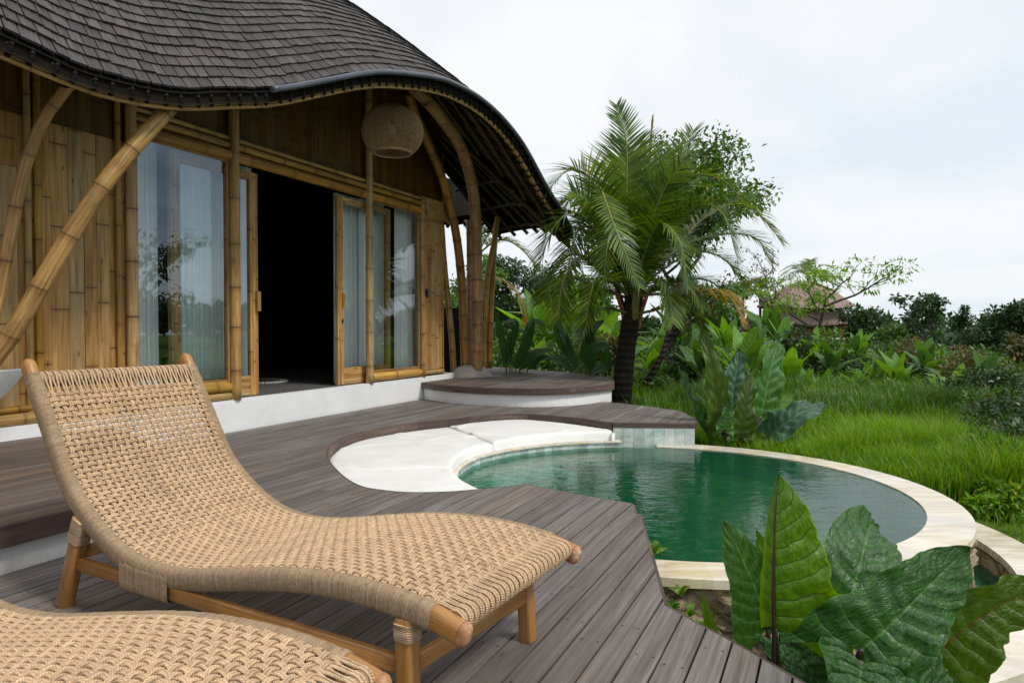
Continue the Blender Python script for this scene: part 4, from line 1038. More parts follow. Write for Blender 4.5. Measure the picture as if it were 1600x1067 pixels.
pole('arch_post',[at(727,582,10.75),at(725,520,10.8),at(722,450,10.8),at(715,380,10.6),at(703,320,10.2),at(688,270,9.8),at(665,215,9.4),at(650,180,9.2),at(640,150,9.0)],.072,node=.38,n=18,taper=.8)
pole('arch_post',[at(709,583,11.0),at(706,530,11.0),at(700,470,11.0),at(694,410,10.9),at(690,350,10.8)],.052,node=.36,n=16,taper=.9)
pole('arch_post',[at(735,572,11.1),at(735,500,11.2),at(734,420,11.3),at(733,345,11.4)],.052,node=.36,n=16)
pole('arch_post',[at(756,578,11.2),at(757,500,11.2),at(762,430,11.3),at(771,385,11.4),at(778,340,11.5)],.050,node=.36,n=16)
pole('arch_post',[at(764,575,11.9),at(766,500,11.9),at(770,420,11.9),at(775,350,11.9)],.056,node=.36,n=16)
# ---- low roof behind the posts and the dark partition
M=MB()
def sr(u,v):
    x=-1.45+1.85*u; Y=13.1-.9*v; 
    z=(3.90-.33*u-.35*u*u)*(1-v)+v*(2.98+.22*u**3)
    return Vector((x,Y,z+.015*math.sin(u*23)*v))
M.grid(sr,34,12); M.grid(lambda u,v: sr(1-u,v)+Vector((0,.1,-.14)),34,12); M.grid(lambda u,v: sr(u,1)+Vector((0,.1*v,-.14*v)),34,1)
side=vb(M,'side_roof',MAT['under'])
for i in range(12):
    u=i/12; a=sr(u,1)+Vector((0,.0,-.13)); b=sr(u,0)+Vector((0,.1,-.2)); pole('side_rafter',[a+(a-b)*.06,b],.035,'bamboo_dark',side,n=8)
M=MB(); 
for i in range(5): pass
M.box((-1.02,12.05,.72),Vector((.30,0,0)),Vector((0,.3,0)),Vector((0,0,.62))); vb(M,'dark_partition',MAT['black'])
# ============================================================ CURTAINS
def curtain(s0,s1,o,z0,z1,n,amp,label,mat='curtain',seed=0):
    rng=random.Random(seed); M=MB(); ph=rng.random()*6
    M.grid(lambda u,v: W(s0+(s1-s0)*u, o+amp*(math.sin(2*PI*n*u+ph)+.35*math.sin(2*PI*n*2.3*u+1+ph))*(1-.25*v), z0+(z1-z0)*v),int(n*16),6)
    c=W((s0+s1)/2,o,z0)
    for i,v in enumerate(M.v): M.v[i]=v-c
    ob=M.build('curtain',MAT[mat],label=label,cat='curtain'); ob.location=c; return ob
curtain(sL+.03,fs(262,-.16),-.30,FLZ+.02,2.66,7,.022,'pale curtain at the left edge of the big left window',seed=1)
curtain(fs(282,-.2),fs(352,-.3),-.30,FLZ+.02,2.66,9,.022,'pale pleated curtain filling the right half of the big left window',seed=2)
curtain(fs(372,-.3),fs(392,-.3),-.30,FLZ+.02,2.66,3,.02,'narrow curtain strip behind the left sliding door glass',seed=3)
curtain(fs(524,-.3),fs(560,-.35),-.34,FLZ+.02,2.66,6,.025,'bunched white curtain at the right side of the dark doorway',seed=4)
curtain(fs(562,-.3),fs(600,-.30),-.30,FLZ+.02,2.66,5,.02,'pale curtain behind the glass just right of the doorway post',seed=5)
curtain(fs(618,-.25),fs(655,-.25),-.24,FLZ+.02,2.66,4,.03,'loose bluish white curtain in the rightmost window of the villa',seed=6)
# ============================================================ PENDANT LAMP
lc=at(614,208,7.55)
lamp=empty('pendant_lamp',lc,label='round woven rattan pendant lamp hanging under the roof eave',cat='lamp')
M=MB(); RX,RZ_=.335,.292
def sph(th,ph): return Vector((RX*math.sin(ph)*math.cos(th),RX*math.sin(ph)*math.sin(th),RZ_*math.cos(ph)))
for dirn in (1,-1):
    for i in range(60):
        th0=2*PI*i/60; pts=[]
        for k in range(25):
            u=k/24; ph=R(14)+u*R(128); pts.append(sph(th0+dirn*u*1.5,ph)*(1+.008*dirn))
        M.tube(pts,.0040,4,cap=False)
for ph,r in ((R(14),.008),(R(142),.011),(R(139),.007)):
    M.tube([sph(2*PI*k/40,ph) for k in range(41)],r,6,cap=False)
M.build('rattan_shade',simple('rattan',(.36,.24,.12),.6,.3,.1,.3,30),lamp)
M=MB(); M.lathe([(0,.07),(.03,.065),(.045,.02),(.035,-.02),(.0,-.04)],(0,0,-.0),14); M.build('bulb',MAT['concrete'],lamp)
M=MB(); M.tube([Vector((0,0,.05)),Vector((0,0,1.1))],.006,6); M.tube([Vector((0,0,.05)),Vector((0,0,.13))],.022,10); M.build('hanging_cord',MAT['black'],lamp)
# ============================================================ small deck things
bc=G(-52,688,UZ); bowl=empty('stone_bowl',(bc.x,bc.y,UZ),label='pale conical stone bowl on a small round foot at the left edge',cat='bowl')
M=MB(); M.lathe([(.0,.36),(.27,.37),(.305,.475),(.315,.50),(.345,.50),(.345,.485),(.20,.22),(.085,.06),(.05,.05),(.0,.05)],n=40); M.build('basin',MAT['bowl'],bowl)
M=MB(); M.lathe([(.0,.065),(.06,.06),(.11,.045),(.175,.015),(.185,0)],n=32); M.build('foot',MAT['concrete'],bowl)
# round rug in the doorway
rc=G(402,598,FLZ); rug=empty('round_rug',(rc.x-.02,rc.y+.1,FLZ+.006),label='round brown rug with a cream scalloped border inside the doorway',cat='rug')
M=MB(); M.lathe([(0,.012),(.24,.012),(.25,.006)],n=40); M.build('centre',MAT['rug_brown'],rug)
M=MB()
for i in range(40):
    a=2*PI*i/40; M.lathe([(0,.018),(.02,.014),(.027,.0)],(math.cos(a)*.33,math.sin(a)*.33,0),8)
M.lathe([(.24,.010),(.27,.016),(.34,.012)],n=40); M.build('border',MAT['rug_white'],rug)
# ============================================================ GROUND
def sm(a,b,x): t=max(0,min(1,(x-a)/(b-a))); return t*t*(3-2*t)
def gh(x,y):
    z=-.95+.50*sm(3.2,7.0,y)
    z+=.05*math.sin(x*.7+1)*math.sin(y*.5)*sm(7,12,y)
    z+=.010*max(0,y-14)-.008*max(0,x-6)*sm(4,10,y)
    if y>9 and x<1: z+=.06*sm(9,14,y)
    return z
M=MB()
xs=[-400,-150,-60,-30]+[-20+i for i in range(0,61)]+[50,70,110,200,400]; ys=[-60,-20,-5]+[i*.75 for i in range(0,60)]+[50,60,80,110,160,300,700]
b0=0
for y in ys:
    for x in xs: M.v.append(Vector((x,y,gh(x,min(y,60)) if y<60 else gh(x,60))))
for j in range(len(ys)-1):
    for i in range(len(xs)-1):
        a=j*len(xs)+i; M.face((a,a+1,a+len(xs)+1,a+len(xs)),None,.5,True)
M.build('ground',MAT['ground'],kind='structure')
gz=lambda x,y: gh(x,y)
# ============================================================ FOLIAGE KIT
def leafcloud(C,D,Nn,Lg,Wd,rng,fold=.25):
    n=len(C); D=D/np.linalg.norm(D,axis=1,keepdims=True); S=np.cross(D,Nn); S/= (np.linalg.norm(S,axis=1,keepdims=True)+1e-9); U=np.cross(S,D)
    L=Lg[:,None]; Wd=Wd[:,None]
    b=C; tip=C+D*L-U*L*.12; l=C+D*L*.45+S*Wd*.5+U*Wd*fold; r=C+D*L*.45-S*Wd*.5+U*Wd*fold
    V=np.stack([b,l,tip,r],1).reshape(-1,3); Q=np.arange(4*n).reshape(n,4)[:,::-1]
    return V,Q
def foliage(name,centers,radii,per,leaf,ratio,mat,seed,parent=None,droop=.3,shell=.5,origin=None,squash=1,**k):
    rng=np.random.default_rng(seed); C=[];D=[]
    for c,r in zip(centers,radii):
        m=max(3,int(per*(r if per<1e9 else 1))) if False else per
        v=rng.normal(size=(m,3)); v/=np.linalg.norm(v,axis=1,keepdims=True); rr=r*(shell+(1-shell)*rng.random((m,1)))**.7*rng.uniform(.75,1.1,(m,1))
        p=v*rr; p[:,2]*=squash; C.append(np.array(c)+p); D.append(v+rng.normal(size=(m,3))*.7+np.array([0,0,-droop]))
    C=np.concatenate(C); D=np.concatenate(D); n=len(C)
    Nn=rng.normal(size=(n,3))*.6+np.array([0,0,1.0]); Lg=leaf*rng.uniform(.6,1.3,n); V,Q=leafcloud(C,D,Nn,Lg,Lg*ratio,rng)
    if origin is not None: V=V-np.array(origin)
    # one random value per leaf, plus a clump value so clumps differ
    cl=np.repeat(rng.random(len(centers)),per); r=np.clip(.55*rng.random(n)+.45*cl,0,1)
    return npmesh(name,V,Q,r,mat,parent,**k)
def bush(px,Y,w,h,mat,label,leaf=.09,ratio=.45,n=2600,seed=1,cat='bush',group=None,zoff=0,blobs=9,name='bush',droop=.3,py=None):
    x=(px-800)/F0*Y; z=gz(x,Y)+zoff; root=empty(name,(x,Y,z),label=label,cat=cat,group=group)
    rng=np.random.default_rng(seed); cs=[];rs=[]
    for i in range(blobs):
        a=rng.uniform(0,2*PI); q=math.sqrt(rng.random())*.75; f=rng.random()
        r=rng.uniform(.22,.42)*min(w/2,h)*1.0
        hh=h*(1-.55*q*q)-r*.8
        cs.append((math.cos(a)*q*w/2,math.sin(a)*q*w/2*.7,rng.uniform(.15,1.0)*max(.05,hh))); rs.append(r)
    foliage('leaves',cs,rs,max(8,n//blobs),leaf,ratio,MAT[mat],seed,root,droop)
    M=MB(); random.seed(seed)
    for c in cs[:6]:
        M.tube(catmull([(0,0,-.1),(c[0]*.3,c[1]*.3,c[2]*.5),(c[0],c[1],c[2])],4),[.02*h*.6+.004]*9,5,cap=False)
    M.build('stems',MAT['bark'],root); return root
def tree(px,Y,h,mat,label,seed,spread=.55,leaf=.14,ratio=.45,per=40,cr=.35,levels=3,kids=(4,4,3),trunk=None,r0=.09,up=.25,lean=(0,0),name='tree',zb=None,top=None,first=.35,cat='tree',droop=.3,squash=.75,keep=1.0,group=None,x=None,barkm='bark'):
    x=(px-800)/F0*Y if x is None else x; z=gz(x,Y) if zb is None else zb
    root=empty(name,(x,Y,z),label=label,cat=cat,group=group)
    rng=random.Random(seed); M=MB(); tips=[]
    def grow(p,d,L,r,lv):
        pts=[p]; q=p.copy(); dd=d.copy()
        for i in range(4):
            dd=(dd+Vector((rng.gauss(0,.16),rng.gauss(0,.16),rng.gauss(0,.10)+up*.18))).normalized(); q=q+dd*(L/4); pts.append(q.copy())
        M.tube(pts,[r*(1-.13*i) for i in range(5)],7 if lv==0 else 4,cap=False,rnd=rng.random())
        if lv>=levels: 
            if rng.random()<keep: tips.append(q)
            return
        if lv==levels-1 and rng.random()<keep: tips.append(pts[3])
        k=kids[lv]
        for j in range(k):
            f=first+(1-first)*(j+.6)/k if lv==0 else .4+.6*(j+.7)/k
            i=min(3,int(f*4)); a=pts[i].lerp(pts[i+1],min(1,f*4-i)); ang=rng.uniform(0,2*PI)+j*2.4
            side=Vector((math.cos(ang),math.sin(ang),0)); nd=(dd*(.55)+side*spread*1.5+Vector((0,0,up))).normalized()
            grow(a,nd,L*rng.uniform(.45,.68),r*.5,lv+1)
    L0=h*.62; grow(Vector((0,0,-.1)),Vector((lean[0],lean[1],1)).normalized(),L0,r0,0)
    if top is not None and tips:
        want=1+(512-top)/F0*Y-z; have=max(t.z for t in tips)+cr*squash*.8; k_=want/have
        for i,v in enumerate(M.v): M.v[i]=v*k_
        tips=[t*k_ for t in tips]; cr=cr*max(.6,k_)
    M.build('trunk',MAT[barkm],root)
    if tips: foliage('crown',[tuple(t) for t in tips],[cr*rng.uniform(.6,1.25) for t in tips],per,leaf,ratio,MAT[mat],seed,root,droop,.35,squash=squash)
    return root
def blade(M,pts,wf,nh,nv=10,fold=.3,tear=0,rng=random,rnd=None,taper=.8,twist=0):
    # a long leaf on a 3D midrib (banana, canna): two halves folded along the rib
    P=catmull(pts,max(2,nv//(len(pts)-1))); n=len(P); b0=len(M.v); nh=Vector(nh)
    rnd=rng.random() if rnd is None else rnd
    for i,p in enumerate(P):
        v=i/(n-1); T=(P[min(i+1,n-1)]-P[max(0,i-1)]).normalized(); S=T.cross(nh)
        S=S.normalized() if S.length>1e-3 else Vector((1,0,0)); U=S.cross(T).normalized()
        w_=wf*max(.02,(math.sin(PI*min(1,(v*.93+.07))**taper))**.6)
        wl=w_*(1-(tear*rng.random()*.5)); wr=w_*(1-(tear*rng.random()*.5))
        M.v+=[p-S*wl+U*(fold*wl-.25*wl*v),p-S*wl*.5+U*fold*wl*.62,p,p+S*wr*.5+U*fold*wr*.62,p+S*wr+U*(fold*wr-.25*wr*v)]
    for i in range(n-1):
        for j in range(4):
            a=b0+i*5+j
            M.face((a,a+1,a+6,a+5),[((j-2)/2,i/(n-1)),((j-1)/2,i/(n-1)),((j-1)/2,(i+1)/(n-1)),((j-2)/2,(i+1)/(n-1))],rnd+.0*i,True)
def banana(px,Y,h,label,seed,n=8,mat='banana',leafL=None,stem=.45,name='banana_plant',cat='banana plant',group=None,wd=.16,x=None,top=None):
    x=(px-800)/F0*Y if x is None else x
    if top is not None: h=(1+(512-top)/F0*Y-gz(x,Y))/1.08
    leafL=leafL or h*.82
    root=empty(name,(x,Y,gz(x,Y)),label=label,cat=cat,group=group); rng=random.Random(seed)
    M=MB(); sh=h*stem; M.tube([(0,0,-.05),(.01,0,sh*.5),(0,0.01,sh)],[.05*h*.6+.02,.04*h*.6+.015,.025*h*.6+.01],8); M.build('stem',MAT['stem'],root)
    Lf=leafL or h*.62; M=MB(); K=MB()
    for i in range(n):
        a=i*2.4+rng.uniform(-.4,.4); el=R(rng.uniform(35,82) if i else 86); L=Lf*rng.uniform(.7,1.1)
        d=Vector((math.cos(a)*math.cos(el),math.sin(a)*math.cos(el),math.sin(el))); o=Vector((math.cos(a),math.sin(a),0))
        dr=rng.uniform(.1,.5)*(1.1-math.sin(el))+.04
        p0=Vector((0,0,sh*rng.uniform(.8,1))); p1=p0+d*L*.25; p2=p0+d*L*.62+Vector((0,0,-dr*L*.25)); p3=p0+d*L*.95+o*L*.08+Vector((0,0,-dr*L*.95))
        blade(M,[p1,p0.lerp(p2,.7)+Vector((0,0,.02)),p2,p3],L*wd*rng.uniform(.9,1.35),Vector((0,0,1)) if el<R(80) else Vector((0,-1,.2)),14,rng.uniform(.15,.5),.5,rng)
        K.tube([p0,p1,p2],[.014*h*.5+.004,.010*h*.5+.003,.003],5,cap=False)
    mat={'leaf_mid':'banana_mid','leaf_dark':'banana_dark','leaf_bright':'banana_bright'}.get(mat,mat)
    M.build('leaves',MAT[mat],root); K.build('leaf_stalks',MAT['stem'],root); return root
def frond(V,Q,Rn,K,pts,lf,nh,rng,npair=62,wd=.02,grav=.55,closed=1.0,start=.16,mi=0):
    P=catmull(pts,12); n=len(P); Ls_=[0]
    for a,b in zip(P[:-1],P[1:]): Ls_.append(Ls_[-1]+(b-a).length)
    T=Ls_[-1]; K.tube(P,[.022*(1-.88*i/(n-1))+.002 for i in range(n)],6,cap=False)
    nh=Vector(nh)
    for i in range(npair):
        t=start+(1-start)*(i+.5)/npair; s=t*T; k=min(n-2,max(0,int(np.searchsorted(Ls_,s))-1)); u=(s-Ls_[k])/max(1e-9,Ls_[k+1]-Ls_[k]); p=P[k].lerp(P[k+1],u)
        tg=(P[min(n-1,k+2)]-P[max(0,k-1)]).normalized(); S=tg.cross(nh); S=S.normalized() if S.length>.05 else Vector((1,0,0)); U=S.cross(tg).normalized()
        if U.dot(nh)<0: U=-U
        q=(t-start)/(1-start); L=lf*(math.sin(PI*(.12+.80*q))**.75)*rng.uniform(.88,1.1)
        fw=.35+.75*q
        for sg in (-1,1):
            d=(S*sg*closed+tg*(fw+ (1-closed)*2)+U*.30+Vector((rng.gauss(0,.08),rng.gauss(0,.08),rng.gauss(0,.08)))).normalized(); a=p.copy(); b0=len(V); m=5
            wv=(tg*.9-S*sg*.3).normalized(); r=rng.random()
            for j in range(m):
                f=j/(m-1); ww=wd*(1-f**2.2)*.5*(.55+.45*min(1,f*4))+.0008
                V.append(a-wv*ww); V.append(a+wv*ww)
                d=(d+Vector((0,0,-grav*(.25+.9*f)*.42))).normalized(); a=a+d*(L/(m-1))
            for j in range(m-1):
                c=b0+j*2; Q.append((c,c+1,c+3,c+2)); Rn.append(r)
def palm_build(root,fr_,seed,matf='palm'):
    rng=random.Random(seed); o=root.location
    for spec in fr_:
        V=[];Q=[];Rn=[];K=MB(); pts=[at(a,b,c) for a,b,c in spec['p']]
        frond(V,Q,Rn,K,pts,spec.get('l',.7)*1.05,spec.get('n',(0,0,1)),rng,int(spec.get('k',60)*1.15),spec.get('w',.024)*1.15,spec.get('g',.5)*.72,spec.get('c',1.0),spec.get('s',.16))
        V=np.array([tuple(v-o) for v in V]); 
        for i,v in enumerate(K.v): K.v[i]=v-o
        f=npmesh('frond',V,np.array(Q),np.array(Rn),MAT[spec.get('m',matf)],root); K.build('stalk',MAT['rachis'],f)
# ============================================================ GRASS
def grass(name,n,region,seed,hmin,hmax,wd,mat='grass',label=None,cat='grass'):
    rng=np.random.default_rng(seed); X=[];Y_=[]
    pts=region(rng,n); n=len(pts); x,y=pts[:,0],pts[:,1]; z=np.array([gh(a,b) for a,b in pts])
    # tufted height
    tuft=np.clip(.5+.35*np.sin(x*1.9+np.sin(y*1.3)*2)*np.sin(y*2.1+np.cos(x*.8)*2)+.35*np.sin(x*4.7+np.sin(y*3.1)*2)*np.sin(y*5.3+np.cos(x*2.8)*2),0.02,1)**1.3; h=(hmin+(hmax-hmin)*(.35*rng.random(n)+.65*tuft*rng.uniform(.6,1,n)))
    a=rng.uniform(0,2*PI,n); lean=rng.uniform(.05,.7,n)*h; wx,wy=np.cos(a+PI/2),np.sin(a+PI/2); dx,dy=np.cos(a),np.sin(a)
    w_=wd*rng.uniform(.6,1.4,n)*(1+y/18); V=np.zeros((n,7,3))
    for j,(f,ww) in enumerate(((0,1),(.4,.85),(.75,.55))):
        cx=x+dx*lean*f**2; cy=y+dy*lean*f**2; cz=z+h*f*(1-.15*f)
        V[:,2*j,0]=cx-wx*w_*ww/2; V[:,2*j,1]=cy-wy*w_*ww/2; V[:,2*j,2]=cz; V[:,2*j+1,0]=cx+wx*w_*ww/2; V[:,2*j+1,1]=cy+wy*w_*ww/2; V[:,2*j+1,2]=cz
    V[:,6,0]=x+dx*lean; V[:,6,1]=y+dy*lean; V[:,6,2]=z+h*.82
    b=np.arange(n)*7; Q=np.concatenate([np.stack([b,b+1,b+3,b+2],1),np.stack([b+2,b+3,b+5,b+4],1),np.stack([b+4,b+5,b+6,b+6],1)])
    # last piece as a degenerate quad -> use a slim quad instead
    V2=V.reshape(-1,3); tip2=V[:,6,:]+np.stack([wx*.001,wy*.001,np.zeros(n)],1); base=len(V2); V2=np.concatenate([V2,tip2]); Q[2*n:,3]=b+6; Q[2*n:,2]=base+np.arange(n)
    Q[2*n:]=np.stack([b+4,b+5,base+np.arange(n),b+6],1)
    patch=.5+.5*np.sin(x*.9+1.3*np.sin(y*.55))*np.cos(y*.8+np.sin(x*.6)); p2_=.5+.5*np.sin(x*2.9+2*np.sin(y*1.7+1))*np.sin(y*2.4+x*.5); r=np.clip(.35*rng.random(n)+.4*patch+.45*p2_-.12,0,1)
    return npmesh(name,V2,Q,np.concatenate([r,r,r]),MAT[mat],kind='stuff',label=label,cat=cat)
def reg_main(rng,n):
    Y=5.9+(rng.random(n*3)**1.0)*7.6; px=rng.uniform(955,1680,n*3); x=(px-800)/F0*Y
    ok=((x-PC.x)**2+(Y-PC.y)**2>2.12**2)&~((x<2.4)&(Y<7.9)&(x<2.2))&~((x<1.9)&(Y<9.6)); return np.stack([x[ok],Y[ok]],1)[:n]
def reg_right(rng,n):
    x=rng.uniform(2.6,11,n*3); Y=rng.uniform(.5,9.0,n*3); r2=(x-PC.x)**2+(Y-PC.y)**2
    ok=(r2>2.62**2); return np.stack([x[ok],Y[ok]],1)[:n]
def reg_left(rng,n):
    Y=rng.uniform(11.2,24,n*2); px=rng.uniform(690,980,n*2); x=(px-800)/F0*Y; return np.stack([x,Y],1)[:n]
grass('tall_grass',80000,reg_main,1,.16,.72,.0078,label='bright green tall grass on the slope beyond the pool')
def reg_weeds(rng,n):
    cx=[(rng.uniform(1040,1640),rng.uniform(8.6,12.8)) for _ in range(46)]; o=[]
    for px,Y in cx:
        m=n//46; o.append(np.stack([(px-800)/F0*Y+rng.normal(size=m)*.22,Y+rng.normal(size=m)*.22],1))
    return np.concatenate(o)
grass('tall_weeds',13000,reg_weeds,8,.35,.95,.010,mat='leaf_mid',label='darker tall weeds standing in clumps in the bright grass')
grass('short_grass',42000,reg_right,2,.05,.17,.006,label='short grass on the bank at the right of the pool')
grass('meadow_grass',9000,reg_left,3,.10,.25,.008,label='grass behind the round terrace at the left')
# ============================================================ ELEPHANT EARS
def ear(pts,W_,nh,mat,parent,lobes=.26,phl=.12,phr=.12,wave=.03,seed=0,quilt=.010,name='leaf',nu=26,nv=54,sc_=9,label=None):
    rng=random.Random(seed); P=catmull(pts,16); n=len(P); Ls_=[0]
    for a,b in zip(P[:-1],P[1:]): Ls_.append(Ls_[-1]+(b-a).length)
    T=Ls_[-1]; nh=Vector(nh); o=parent.location; M=MB(); p1,p2,p3=(rng.uniform(0,6) for _ in range(3))
    ex=[rng.uniform(.93,1.05) for _ in range(nv+2)]
    def pos(s):
        if s<0:
            d=(P[1]-P[0]).normalized(); return P[0]+d*s,d
        k=min(n-2,max(0,int(np.searchsorted(Ls_,s))-1)); u=(s-Ls_[k])/max(1e-9,Ls_[k+1]-Ls_[k]); return P[k].lerp(P[k+1],u),(P[min(n-1,k+2)]-P[max(0,k-1)]).normalized()
    def fn(u,v):
        u=u*2-1; au=abs(u); wv=(1-v**2.3)**.80*(.80+.20*math.sin(PI*min(1,v*2.2+.15)))
        notch=1-.92*math.exp(-((v)/.035)**2) if False else 1
        sback=lobes*T*(au**1.35)*(1-v)**2.6
        s=v*T-sback; c,tg=pos(s); S=tg.cross(nh).normalized(); U=S.cross(tg).normalized()
        kk=(v-.20*au**1.25)*sc_; fr=kk-math.floor(kk); d=min(fr,1-fr)
        wd=W_*wv*(1+.045*math.sin(PI*fr)*(au>.9)+.03*math.sin(v*23+p1+u))
        ph=phl if u<0 else phr; x=u*wd*math.cos(ph*(.6+.6*au)); zz=au*wd*math.sin(ph)
        zz+=quilt*(d/.5)**.6*min(1,au*4)*(1-.3*au)+wave*au**2.2*math.sin(v*17+p2+(2 if u>0 else 0))+.4*wave*au**2*math.sin(v*41+p3)
        return c+S*x+U*zz-o
    M.grid(fn,nu,nv,lambda u,v:(u*2-1,v)); return M.build(name,MAT[mat],parent,label=label)
def petiole(a,b,r,parent,bow=(0,0,0),mat='dark_stem'):
    o=parent.location; m=(a+b)/2+Vector(bow); M=MB(); M.tube([p-o for p in catmull([a,m,b],8)],[r*(1.35-.5*i/16) for i in range(17)],8); return M.build('stalk',MAT[mat],parent)
C_=(0,-1,.15)
fp_=empty('elephant_ear_plant',at(1240,1180,2.45),label='large elephant ear plant with huge glossy leaves at the bottom right corner',cat='plant')
fb=at(1240,1180,2.45)
def LF(px,W_,nh,mat,seed,bow=(0,0,0),**k):
    pts=[at(*p) for p in px]; ear(pts,W_,nh,mat,fp_,seed=seed,**k); petiole(fb+Vector((random.uniform(-.08,.08),random.uniform(-.05,.05),0)),pts[0],.010,fp_,bow,k.get('pm','dark_stem'))
LF([(1214,985,2.30),(1212,900,2.28),(1213,820,2.28),(1218,741,2.30)],.25,(-.18,-1,.1),'ear_bright',1,phl=-1.5,phr=.02,wave=.012,quilt=.008,lobes=.32)
o_=fp_.location; M=MB(); M.tube([p-o_ for p in catmull([at(1212,1090,2.31),at(1213,1000,2.285),at(1211,900,2.265),at(1216,760,2.275)],8)],[.010-.0085*i/24 for i in range(25)],8); M.build('midrib',MAT['dark_stem'],fp_)
LF([(1203,985,2.42),(1186,930,2.42),(1160,870,2.44),(1133,814,2.47)],.125,(-.35,-1,.35),'ear_mid',2,phl=-.25,phr=.1,wave=.012,lobes=.3,quilt=.014)
LF([(1222,960,2.5),(1208,900,2.5),(1183,828,2.52)],.055,(.2,-1,.2),'ear_bright',3,wave=.006,quilt=.006)
LF([(1322,1000,2.46),(1336,930,2.50),(1352,865,2.58),(1362,826,2.70),(1372,822,2.86)],.205,(-.1,-1,.45),'ear_dark',4,phl=-.05,phr=.1,wave=.012,lobes=.3,quilt=.013)
LF([(1352,1018,2.18),(1392,985,2.17),(1450,925,2.2),(1519,858,2.26)],.185,(.10,-1,.62),'ear_dark',5,phl=.22,phr=.05,wave=.014,lobes=.36,quilt=.012)
LF([(1468,1026,2.28),(1510,990,2.26),(1560,955,2.26),(1640,915,2.3)],.20,(-.1,-1,-.25),'ear_under',6,phl=.1,phr=.15,wave=.014,lobes=.42,quilt=.010)
LF([(1352,1040,2.15),(1347,1085,2.1),(1340,1130,2.08),(1335,1180,2.08)],.13,(0,-.7,.9),'ear_dark',7,wave=.014,lobes=.32)
LF([(1238,1010,2.40),(1262,1040,2.36),(1290,1080,2.34),(1320,1140,2.34)],.09,(-.2,-.8,.6),'ear_dark',8,wave=.014,lobes=.3)
LF([(1420,1075,2.15),(1470,1110,2.1),(1530,1150,2.07)],.18,(.1,-.8,.6),'ear_dark',9,wave=.014,lobes=.4)
sp_=empty('young_leaf_shoot',at(1112,1040,2.62),label='single narrow young green leaf poking up beside the deck edge',cat='plant')
ear([at(1117,1000,2.62),at(1108,965,2.62),at(1098,930,2.64)],.030,C_,'ear_bright',sp_,wave=.004,quilt=.004,nu=12,nv=24)
petiole(at(1130,1100,2.62),at(1117,1000,2.62),.006,sp_,mat='stem')
mp_=empty('elephant_ear_plant',at(1155,712,7.55),label='tall elephant ear plant growing behind the far rim of the pool',cat='plant')
mb=at(1155,712,7.55)
def ML(px,W_,nh,mat,seed,**k):
    pts=[at(*p) for p in px]; ear(pts,W_,nh,mat,mp_,seed=seed,nu=18,nv=36,quilt=k.pop('q',.03),wave=k.pop('wave',.035),**k); petiole(mb+Vector((random.uniform(-.12,.12),random.uniform(-.1,.1),0)),pts[0],.026,mp_)
ML([(1128,668,7.4),(1122,620,7.35),(1110,560,7.35),(1095,511,7.45)],.165,(.1,-1,0),'ear_under',11,phr=.35,phl=.1)
ML([(1112,692,7.5),(1090,655,7.45),(1072,615,7.45),(1058,572,7.6)],.16,(.4,-1,.2),'ear_dark',12,phl=.9,phr=.3)
ML([(1142,648,7.8),(1146,610,7.85),(1152,575,7.9),(1156,545,8.0)],.20,(-.2,-1,.35),'ear_blue',13)
ML([(1190,650,7.7),(1198,610,7.7),(1206,568,7.75),(1217,528,7.9)],.235,(.25,-1,.1),'ear_mid',14,phr=.2)
ML([(1158,682,7.25),(1162,650,7.2),(1168,610,7.2),(1173,575,7.3)],.165,(.1,-1,0),'ear_under',15,lobes=.2)
ML([(1202,682,7.4),(1225,664,7.25),(1255,645,7.2),(1293,632,7.3)],.22,(-.15,-.75,.8),'ear_blue',16,lobes=.25)
ML([(1132,672,7.15),(1136,650,7.1),(1140,620,7.1)],.10,C_,'ear_mid',17)
ML([(1180,680,7.9),(1215,640,8.1),(1240,612,8.3)],.17,(0,-1,.4),'ear_bright',18)
ML([(1145,690,7.9),(1150,640,8.0),(1168,590,8.1)],.15,(-.4,-1,.3),'ear_dark',19)
# ============================================================ COCONUT PALM
PY=10.5
cp=empty('coconut_palm',at(972,640,PY),label='young coconut palm with a full crown of fronds behind the round terrace',cat='palm tree')
M=MB(); tp=catmull([at(970,690,PY),at(972,620,PY),at(977,560,PY),at(986,490,PY),at(989,465,PY)],10)
M.tube([p-cp.location for p in tp],[(.165-.04*(i/40))*(1+.035*math.sin(i*1.9)) for i in range(41)],18); M.build('trunk',MAT['palmbark'],cp)
random.seed(3)
for i in range(12): # leaf bases
    a=i*2.4; M=MB(); c=at(987,488,PY)-cp.location; d=Vector((math.cos(a),math.sin(a)*.9,0)); zt_=random.uniform(-.14,.22)
    M.tube(catmull([c+d*.09+Vector((0,0,-.2+zt_)),c+d*.14+Vector((0,0,.05+zt_)),c+d*.26+Vector((0,0,.38+zt_))],5),[.055-.003*k for k in range(11)],7); M.build('leaf_base',MAT['husk' if i%4==0 else ('palmbark' if i%2 else 'rachis')],cp)
c0=(986,468,PY)
